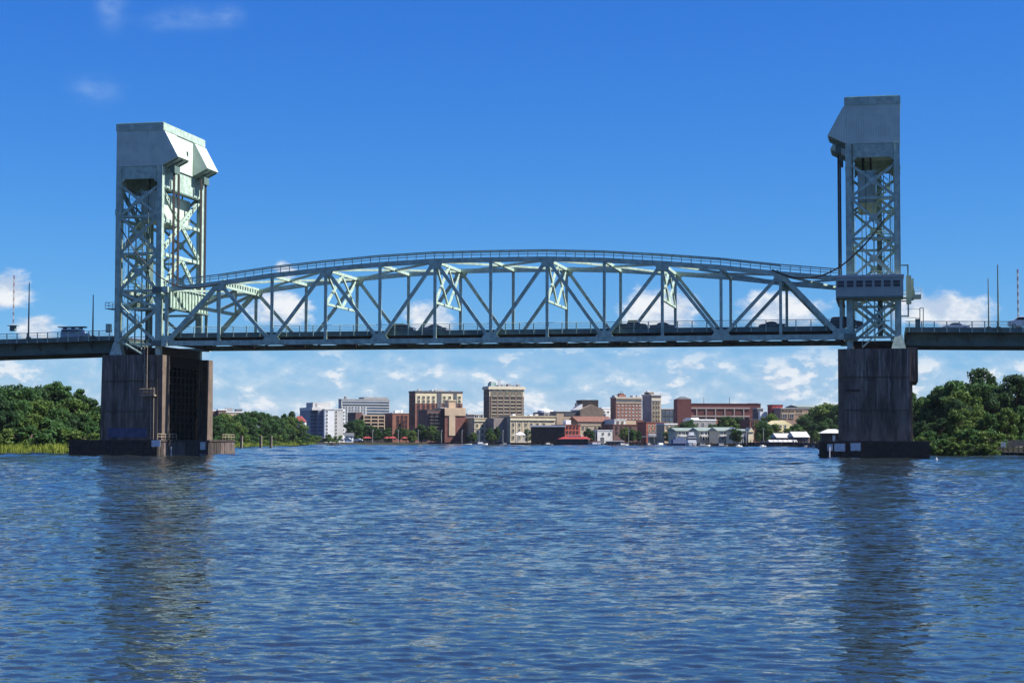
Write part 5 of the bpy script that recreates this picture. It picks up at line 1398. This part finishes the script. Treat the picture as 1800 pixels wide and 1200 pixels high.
for k in range(6): b.gable(PALEG, b.top, b.top + .9, 'a', a0=b.w * k / 6 + .1, a1=b.w * (k + 1) / 6 - .1, name='awning_canopy', lip=.3)
# white gazebo
c = at_dist(914, 770, 1000); gz = thing('gazebo', 'white roofed open gazebo on the waterfront left of the shadowed warehouse', 'gazebo', (c.x, c.y, GZ))
zt_, ze = at_dist(914, 758, 1000).z, at_dist(914, 764, 1000).z; n = 8
v = [(c.x + 3.3 * math.cos(6.2832 * i / n), c.y + 3.3 * math.sin(6.2832 * i / n), ze) for i in range(n)] + [(c.x, c.y, zt_)]
part('roof', mesh_from('gazebo_roof', v, [(i, (i + 1) % n, n) for i in range(n)] + [tuple(range(n))[::-1]], WHITE), gz)
for i in range(n): rod('post', (c.x + 2.8 * math.cos(6.2832 * i / n), c.y + 2.8 * math.sin(6.2832 * i / n), GZ - .3), (c.x + 2.8 * math.cos(6.2832 * i / n), c.y + 2.8 * math.sin(6.2832 * i / n), ze), .22, WHITE, gz)
for i in (4, 5, 6): rod('rail', (c.x + 2.8 * math.cos(6.2832 * i / n), c.y + 2.8 * math.sin(6.2832 * i / n), GZ + .9), (c.x + 2.8 * math.cos(6.2832 * (i + 1) / n), c.y + 2.8 * math.sin(6.2832 * (i + 1) / n), GZ + .9), .14, WHITE, gz)

# town trees: (x, top y, metres away, kind, width, label)
TT = [(545, 763, 1000, 'shrub', 1.6), (560, 766, 1000, 'shrub', 1.6), (578, 764, 1000, 'shrub', 1.6), (592, 766, 1000, 'shrub', 1.5), (618, 740, 1080, 'dark', 1.1), (632, 737, 1085, 'broad', 1.15), (648, 747, 1060, 'dark', 1.1), (664, 752, 1050, 'broad', 1.1), (680, 752, 1050, 'broad', 1.1),
      (702, 751, 1050, 'dark', 1.1), (714, 753, 1050, 'broad', 1.1), (741, 746, 1055, 'broad', 1.15), (758, 749, 1050, 'bright', 1.1), (770, 758, 1040, 'dark', 1), (724, 757, 1045, 'bright', 1), (833, 760, 1050, 'bright', .9), (824, 764, 1050, 'dark', 1), (860, 752, 1045, 'broad', .8), (874, 750, 1050, 'dark', .8), (866, 762, 1035, 'bright', .9),
      (927, 754, 1045, 'bright', .7), (1034, 753, 1018, 'dark', 1.0), (1042, 757, 1016, 'broad', .9), (1100, 752, 990, 'bright', 1.0), (1112, 754, 990, 'broad', 1.0), (1122, 756, 992, 'dark', .9), (1178, 752, 960, 'bright', 1), (1190, 748, 970, 'broad', 1.0), (1203, 742, 960, 'dark', 1.0), (1212, 738, 975, 'broad', .9), (1183, 761, 930, 'dark', 1),
      (1252, 745, 960, 'broad', .9), (1272, 732, 965, 'broad', 1.0), (1286, 737, 960, 'bright', .9), (1298, 733, 965, 'dark', .95), (1308, 742, 950, 'broad', 1), (1318, 748, 940, 'dark', .9), (1290, 752, 862, 'broad', .8), (1299, 755, 860, 'dark', .7), (1338, 745, 900, 'broad', .9), (1350, 729, 920, 'bright', .95), (1345, 740, 880, 'broad', 1), (1360, 746, 860, 'bright', .9), (1332, 760, 850, 'dark', 1), (1371, 758, 800, 'dark', 1),
      (1398, 745, 900, 'broad', 1.1), (1412, 733, 930, 'dark', 1.1), (1426, 724, 940, 'broad', 1.1), (1442, 712, 950, 'bright', 1.15), (1458, 712, 940, 'bright', 1.1), (1472, 710, 930, 'broad', 1), (1405, 752, 870, 'bright', 1), (1432, 744, 880, 'dark', 1.1), (1450, 742, 860, 'broad', 1.1), (1466, 746, 840, 'dark', 1.1), (1385, 752, 880, 'broad', 1), (1490, 720, 900, 'broad', 1), (1436, 758, 800, 'bright', 1), (1428, 762, 780, 'dark', 1), (1505, 722, 800, 'broad', 1.1), (1522, 718, 740, 'dark', 1.1), (1545, 716, 680, 'broad', 1.1), (1568, 712, 620, 'dark', 1.1), (1590, 708, 560, 'broad', 1.1), (1535, 745, 600, 'bright', 1.1), (1575, 742, 540, 'bright', 1.1)]
def tlab(x, k):
    kind = {'broad': 'mid green tree', 'dark': 'dark green tree', 'bright': 'yellow green tree', 'shrub': 'low green shrub'}[k]
    if x < 600: w = 'below the white office block at the waterfront'
    elif x < 690: w = 'below the parking deck and glass office'
    elif x < 780: w = 'in front of the brick hotel'
    elif x < 890: w = 'in front of the left courthouse wing'
    elif x < 940: w = 'beside the white gazebo'
    elif x < 1060: w = 'in front of the beige shop row'
    elif x < 1130: w = 'in front of the purple brick shops'
    elif x < 1225: w = 'behind the moored white yacht'
    elif x < 1325: w = 'around the cream riverside houses'
    elif x < 1378: w = 'between the brick garage and the boat sheds'
    else: w = 'on the rise left of the right pier'
    return kind + ' ' + w
for x, y, d, k, w in TT: tree_px(k, x, y, d, tlab(x, k), 'trees of the town waterfront', w, GZ)

# riverwalk: dark bulkhead with piles along the town shore
rw = None
pts = [Vector(p) for p in EB]
V, F = [], []
L2 = []
for i in range(5, 13): L2.append(pts[i])
def offs(i, o):
    a = L2[max(0, i - 1)]; c = L2[min(len(L2) - 1, i + 1)]; t = (c - a).normalized(); return L2[i] + Vector((-t.y, t.x)) * o
for i in range(len(L2)):
    for o, z in ((2.4, -1), (2.4, 2.15), (-3.0, 2.15), (-3.0, -1)):
        p = offs(i, o); V.append((p.x, p.y, z))
for i in range(len(L2) - 1):
    for k in range(4): F.append((i * 4 + k, i * 4 + (k + 1) % 4, i * 4 + 4 + (k + 1) % 4, i * 4 + 4 + k))
rw = part('riverwalk', fixn(mesh_from('riverwalk', V, F, TIMBER)), None); rw['kind'] = 'structure'
for i in range(len(L2) - 1):
    a, c = offs(i, 2.6), offs(i + 1, 2.6); n = int((c - a).length / 7)
    for k in range(n):
        p = a + (c - a) * (k / n); rod('pile', (p.x, p.y, -1), (p.x, p.y, 2.5 + random.uniform(0, .5)), .45, TIMBER, rw)
        if k % 2 == 0: q = p
    a, c = offs(i, 2.2), offs(i + 1, 2.2)
    rod('rail', (a.x, a.y, 3.2), (c.x, c.y, 3.2), .12, TIMBER, rw); rod('rail', (a.x, a.y, 2.75), (c.x, c.y, 2.75), .1, TIMBER, rw)

# ------------------------------------------------------------------ boats and waterfront things
def boat(name, label, px, dist, L, B, H, hullm, heading=PHI, cabins=(), cat='boat', mast=0, group='boats moored along the town'):
    c = at_dist(px, 782, dist); c.z = 0
    root = thing(name, label, cat, c, group)
    M = Matrix.Translation(c) @ Matrix.Rotation(heading, 4, 'Z')
    st = [(-.5, .40, .02, .92), (-.3, .5, 0, .9), (.1, .5, 0, .95), (.33, .34, 0, 1.08), (.5, .02, .15, 1.25)]
    v, f = [], []
    for t, w, zb, zt2 in st: v += [(t * L, -w * B, zt2 * H), (t * L, -w * B * .7, zb * H - .15), (t * L, w * B * .7, zb * H - .15), (t * L, w * B, zt2 * H)]
    for i in range(len(st) - 1):
        for k in range(4): f.append((i * 4 + k, i * 4 + (k + 1) % 4, i * 4 + 4 + (k + 1) % 4, i * 4 + 4 + k))
    f += [(0, 1, 2, 3), (19, 18, 17, 16)]
    part('hull', fixn(mesh_from('hull', v, f, hullm)), root, M)
    for t0, t1, w, z0, z1, m in cabins:
        mw = M @ Matrix.Translation(((t0 + t1) / 2 * L, 0, (z0 + z1) / 2)) @ Matrix.Diagonal(((t1 - t0) * L, w * B, z1 - z0, 1))
        part('cabin' if m is not GLASS else 'window', unit_box(m), root, mw)
    if mast: rod('mast', M @ Vector((0, 0, H)), M @ Vector((0, 0, H + mast)), .18, WHITE, root)
    return root
boat('yacht', 'large white motor yacht with two decks moored before the cream houses', 1215, 880, 17, 4.8, 2.2, WHITE, R(100), [(-.42, .22, .84, 2.0, 3.3, WHITE), (-.38, .24, .86, 3.3, 4.0, GLASS), (-.42, .14, .88, 4.0, 4.5, WHITE), (-.30, .08, .7, 4.5, 5.2, GLASS), (-.36, .06, .74, 5.2, 5.6, WHITE), (-.2, -.12, .5, 5.6, 7.0, WHITE)], 'yacht', 2.5)
boat('blue_boat', 'blue covered boat moored left of the white yacht', 1198, 890, 12, 4.2, 1.6, mat('blue_hull', (.10, .13, .24), .4, .1, 1), R(25), [(-.40, .30, .8, 1.5, 3.4, mat('blue_tarp', (.11, .15, .26), .7, .15, 1)), (-.3, .1, .7, 3.4, 4.6, mat('blue_tarp', (.11, .15, .26), .7))])
boat('small_boat', 'small white boat with bright bow left of the blue boat', 1162, 905, 8, 2.4, 1.0, WHITE, R(40), [(-.2, .1, .6, .9, 1.7, WHITE)])
boat('sailing_dinghy', 'tiny white sailing dinghy beside the blue covered boat', 1184, 900, 4, 1.5, .6, WHITE, R(20), [], mast=3)
boat('cabin_cruiser', 'dark hulled cruiser with white cabin roof right of the red canopied boat', 1083, 975, 13, 4, 1.4, mat('navy_hull', (.03, .04, .07), .35, .1, 1), R(15), [(-.42, .25, .8, 1.3, 2.3, GLASS), (-.46, .3, .85, 2.3, 2.65, WHITE)])
boat('white_launch', 'white open launch with red trim just right of the red canopied boat', 1052, 980, 11, 3, 1.0, WHITE, R(12), [(-.3, .1, .6, .9, 2.0, WHITE), (-.28, .08, .62, 2.0, 2.5, REDR)])
boat('red_canopied_boat', 'restaurant boat with a long red canopy in front of the shadowed warehouse', 1010, 970, 19, 5, 1.2, mat('navy_hull', (.03, .04, .07), .35), R(5), [(-.40, .40, .8, 1.1, 3.6, GLASS), (-.2, .2, .5, 5.0, 5.35, WHITE)], 'boat')
rb = bpy.data.objects['red_canopied_boat']; Mb = Matrix.Translation(WM[rb.name].translation) @ Matrix.Rotation(R(5), 4, 'Z')
v = [(-9, -2.9, 3.6), (9, -2.9, 3.6), (9, 2.9, 3.6), (-9, 2.9, 3.6), (-5, -.8, 5.0), (5, -.8, 5.0), (5, .8, 5.0), (-5, .8, 5.0)]
part('canopy', fixn(mesh_from('canopy', v, BOXF, REDR)), rb, Mb)
boat('dock_barge', 'long low white floating dock in front of the brick hotel', 788, 1010, 27, 3.2, .7, WHITE, PHI * .6, [], 'dock')
boat('white_motorboat', 'white motorboat below the courthouse waterfront', 845, 1005, 8, 2.6, .9, WHITE, R(20), [(-.2, .15, .6, .9, 1.8, WHITE)])
boat('small_skiff', 'small dark skiff on the open water left of the town', 583, 870, 5, 1.8, .7, DARKB, R(30), [(-.1, .1, .5, .7, 1.6, DARKB)], group='skiffs off the marsh'); boat('small_skiff', 'second dark skiff with a mast right of the first one', 597, 900, 5, 1.8, .6, SLATE, R(40), [(-.1, .1, .5, .6, 1.3, SLATE)], mast=1.6, group='skiffs off the marsh')
for k, (px, d) in enumerate(((1298, 820), (1340, 790), (1418, 700), (1432, 690))):
    boat('dock_skiff', ['white skiff tied below the cream houses', 'white skiff tied left of the dock awnings', 'white skiff left of the right pier fender', 'white skiff closest to the right pier fender'][k], px, d, 6, 2, .55, WHITE, R(60), [(-.15, .1, .5, .5, 1.1, PALEG)])
def umbrella(px, dist, m, label):
    c = at_dist(px, 775, dist); r = thing('umbrella', label, 'umbrella', (c.x, c.y, GZ), 'waterfront umbrellas')
    rod('pole', (c.x, c.y, GZ), (c.x, c.y, GZ + 2.9), .1, WHITE, r); n = 8
    v = [(c.x + 2.1 * math.cos(6.2832 * i / n), c.y + 2.1 * math.sin(6.2832 * i / n), GZ + 2.2) for i in range(n)] + [(c.x, c.y, GZ + 3.1)]
    part('canopy', mesh_from('umbrella_canopy', v, [(i, (i + 1) % n, n) for i in range(n)], m), r)
for px, lab in ((643, 'red umbrella below the parking deck trees'), (647.5, 'second red umbrella below the parking deck trees'), (680, 'leftmost of three red umbrellas below the dark brick building'), (687, 'middle of three red umbrellas below the dark brick building'), (691, 'right one of three red umbrellas below the dark brick building'), (711, 'red umbrella alone left of the hotel trees')): umbrella(px, 1000, REDR, lab)
for k, px in enumerate((572, 580, 590, 598, 612, 630)):
    c = at_dist(px, 777, 1003)
    car('parked_car', ['first', 'second', 'third', 'fourth', 'fifth', 'last'][k] + ' pale parked car along the waterfront left of the red umbrellas', 'sedan' if k % 2 else 'suv', 700, 700, c.y, CW if k != 3 else CS, 1, GZ + .5, group='cars parked along the town waterfront')
    rt = [o for o in COL.objects if o.name.startswith('parked_car')][-1]
    sh = Vector((c.x - WM[rt.name].translation.x, 0, 0))
    rt.location.x += sh.x
# finger docks, mooring piles, lamp posts and small craft along the town
for k, (px, d, L) in enumerate(((868, 1015, 9), (950, 985, 12), (1066, 970, 9), (1128, 950, 14), (1240, 870, 12), (1385, 722, 10))):
    c = at_dist(px, 781, d)
    r = thing('finger_dock', 'low wooden finger dock ' + ['below the courthouse wing', 'below the shadowed warehouse', 'between the launch and the dark cruiser', 'below the square brick building', 'right of the white yacht', 'below the dock awnings'][k], 'dock', (c.x, c.y, 0), 'finger docks along the town')
    box('deck', (c.x - L / 2, c.y - 1, .55), (c.x + L / 2, c.y + 1, .75), TIMBERL, r)
    for q in range(5): rod('pile', (c.x - L / 2 + q * L / 4, c.y - 1.1, -1), (c.x - L / 2 + q * L / 4, c.y - 1.1, 1.7 + .3 * (q % 2)), .3, TIMBER, r)
for k, px in enumerate((655, 700, 735, 776, 812, 842, 884, 928, 1046, 1074, 1105, 1150, 1240, 1268, 1312, 1342)):
    d = float(np.interp(px, [600, 1000, 1100, 1200, 1320, 1400], [1004, 1000, 985, 925, 850, 800])); c = at_dist(px, 775, d)
    r = thing('waterfront_lamp', ORDW[k] + ' thin lamp post along the town waterfront counted from the left', 'lamp post', (c.x, c.y, GZ), 'lamp posts along the town waterfront')
    rod('post', (c.x, c.y, GZ - .5), (c.x, c.y, GZ + 6.2), .2, PALEG, r); box('lamp_head', (c.x - .35, c.y - .25, GZ + 6.2), (c.x + .35, c.y + .25, GZ + 6.7), OFFW, r)
for k, (px, d, L, m, lab) in enumerate(((888, 1000, 6, WHITE, 'small white runabout right of the courthouse court'), (1095, 960, 7, WHITE, 'white runabout tied right of the dark cruiser'), (1140, 940, 6, SLATE, 'grey skiff below the square brick shop'), (1236, 868, 7, WHITE, 'white runabout right of the large yacht'), (1268, 850, 7, SLATE, 'dark runabout below the third cream house'), (963, 985, 8, SLATE, 'dark workboat in front of the shadowed warehouse'))):
    boat('runabout', lab, px, d, L, 2.2, .8, m, R(15 + 20 * (k % 3)), [(-.2, .12, .6, .7, 1.6, PALEG), (-.16, .1, .62, 1.2, 1.5, GLASS)])
# white boathouse below the office block
b = Bld('white_boathouse', 'low white boathouse with dark roof under the office block', 'house', 1015, 607, 622, 766, WHITE, depth=8, phi=18); b.gable(SLATE, b.top, b.z(761), 'a'); b.wins([611, 617], [770], 1.2, 1.2)
# dock and shed at the right edge
c = at_y(1765, 790, 60)
dk_ = thing('river_dock', 'weathered grey dock with plank sides at the right edge of the picture', 'dock', (at_y(1765, 795, 58).x, 58, 0))
xa, xb = at_y(1762, 790, 58).x, at_y(1860, 790, 58).x; z0 = at_y(1762, 798, 58).z
box('deck', (xa, 55, .6), (xb, 61, .85), TIMBERL, dk_)
for k in range(12): rod('pile', (xa + k * (xb - xa) / 11, 55.2, -1), (xa + k * (xb - xa) / 11, 55.2, 1.9), .28, TIMBER, dk_)
for k in range(3): box('plank', (xa + 1.2, 60.6 + .02 * k, .9 + k * .75), (xb, 60.75 + .02 * k, .9 + k * .75 + .7), TIMBERL, dk_)
for z in (1.3, 1.8): rod('rail', (xa + 2.5, 55.3, z), (xb, 55.3, z), .1, CREAM, dk_)
sb_ = box('sign_board', (xa - .1, 60.4, .95), (xa + .9, 60.5, 2.8), WHITE, dk_); box('sign_stripe', (xa - .08, 60.37, 1.1), (xa + .88, 60.395, 1.6), REDR, sb_)
# white river marker near the right pier
c = at_y(1646, 810, -42); bu = thing('river_buoy', 'tiny white buoy on the water right of the right pier', 'buoy', (c.x, c.y, 0))
rod('float', (c.x, c.y, -.2), (c.x, c.y, .3), .42, WHITE, bu); rod('topmark', (c.x, c.y, .3), (c.x, c.y, .55), .2, WHITE, bu)

# like trees are told apart by their order along the bank
ORD = ['first', 'second', 'third', 'fourth', 'fifth', 'sixth', 'seventh', 'eighth', 'ninth', 'tenth', 'eleventh', 'twelfth', 'thirteenth', 'fourteenth', 'fifteenth']
bylab = {}
for o in list(COL.objects):
    if o.parent is None and o.get('category') in ('tree', 'shrub'):
        p = WM[o.name].translation - CAMP
        bylab.setdefault(o['label'], []).append((math.atan2(p.x, p.y), o.name))
for lab, lst in bylab.items():
    if len(lst) > 1:
        for k, (a, nm) in enumerate(sorted(lst)):
            bpy.data.objects[nm]['label'] = lab + ', ' + ORD[k] + ' from left'

# ------------------------------------------------------------------ thin summer haze
hz = mesh_from('haze', boxv((-3000, -700, -1.6), (3000, 3200, 75)), BOXF, bpy.data.materials.new('summer_haze'))
hm = hz.materials[0]; hm.use_nodes = True
hm.node_tree.nodes.remove(hm.node_tree.nodes['Principled BSDF'])
pv = hm.node_tree.nodes.new('ShaderNodeVolumePrincipled')
pv.inputs['Color'].default_value = (.80, .88, 1.0, 1); pv.inputs['Density'].default_value = .00002; pv.inputs['Anisotropy'].default_value = .2
hm.node_tree.links.new(pv.outputs[0], hm.node_tree.nodes['Material Output'].inputs['Volume'])
ho = part('haze', hz, None); ho['kind'] = 'stuff'; ho['label'] = 'thin pale summer haze over the river'; ho['category'] = 'haze'
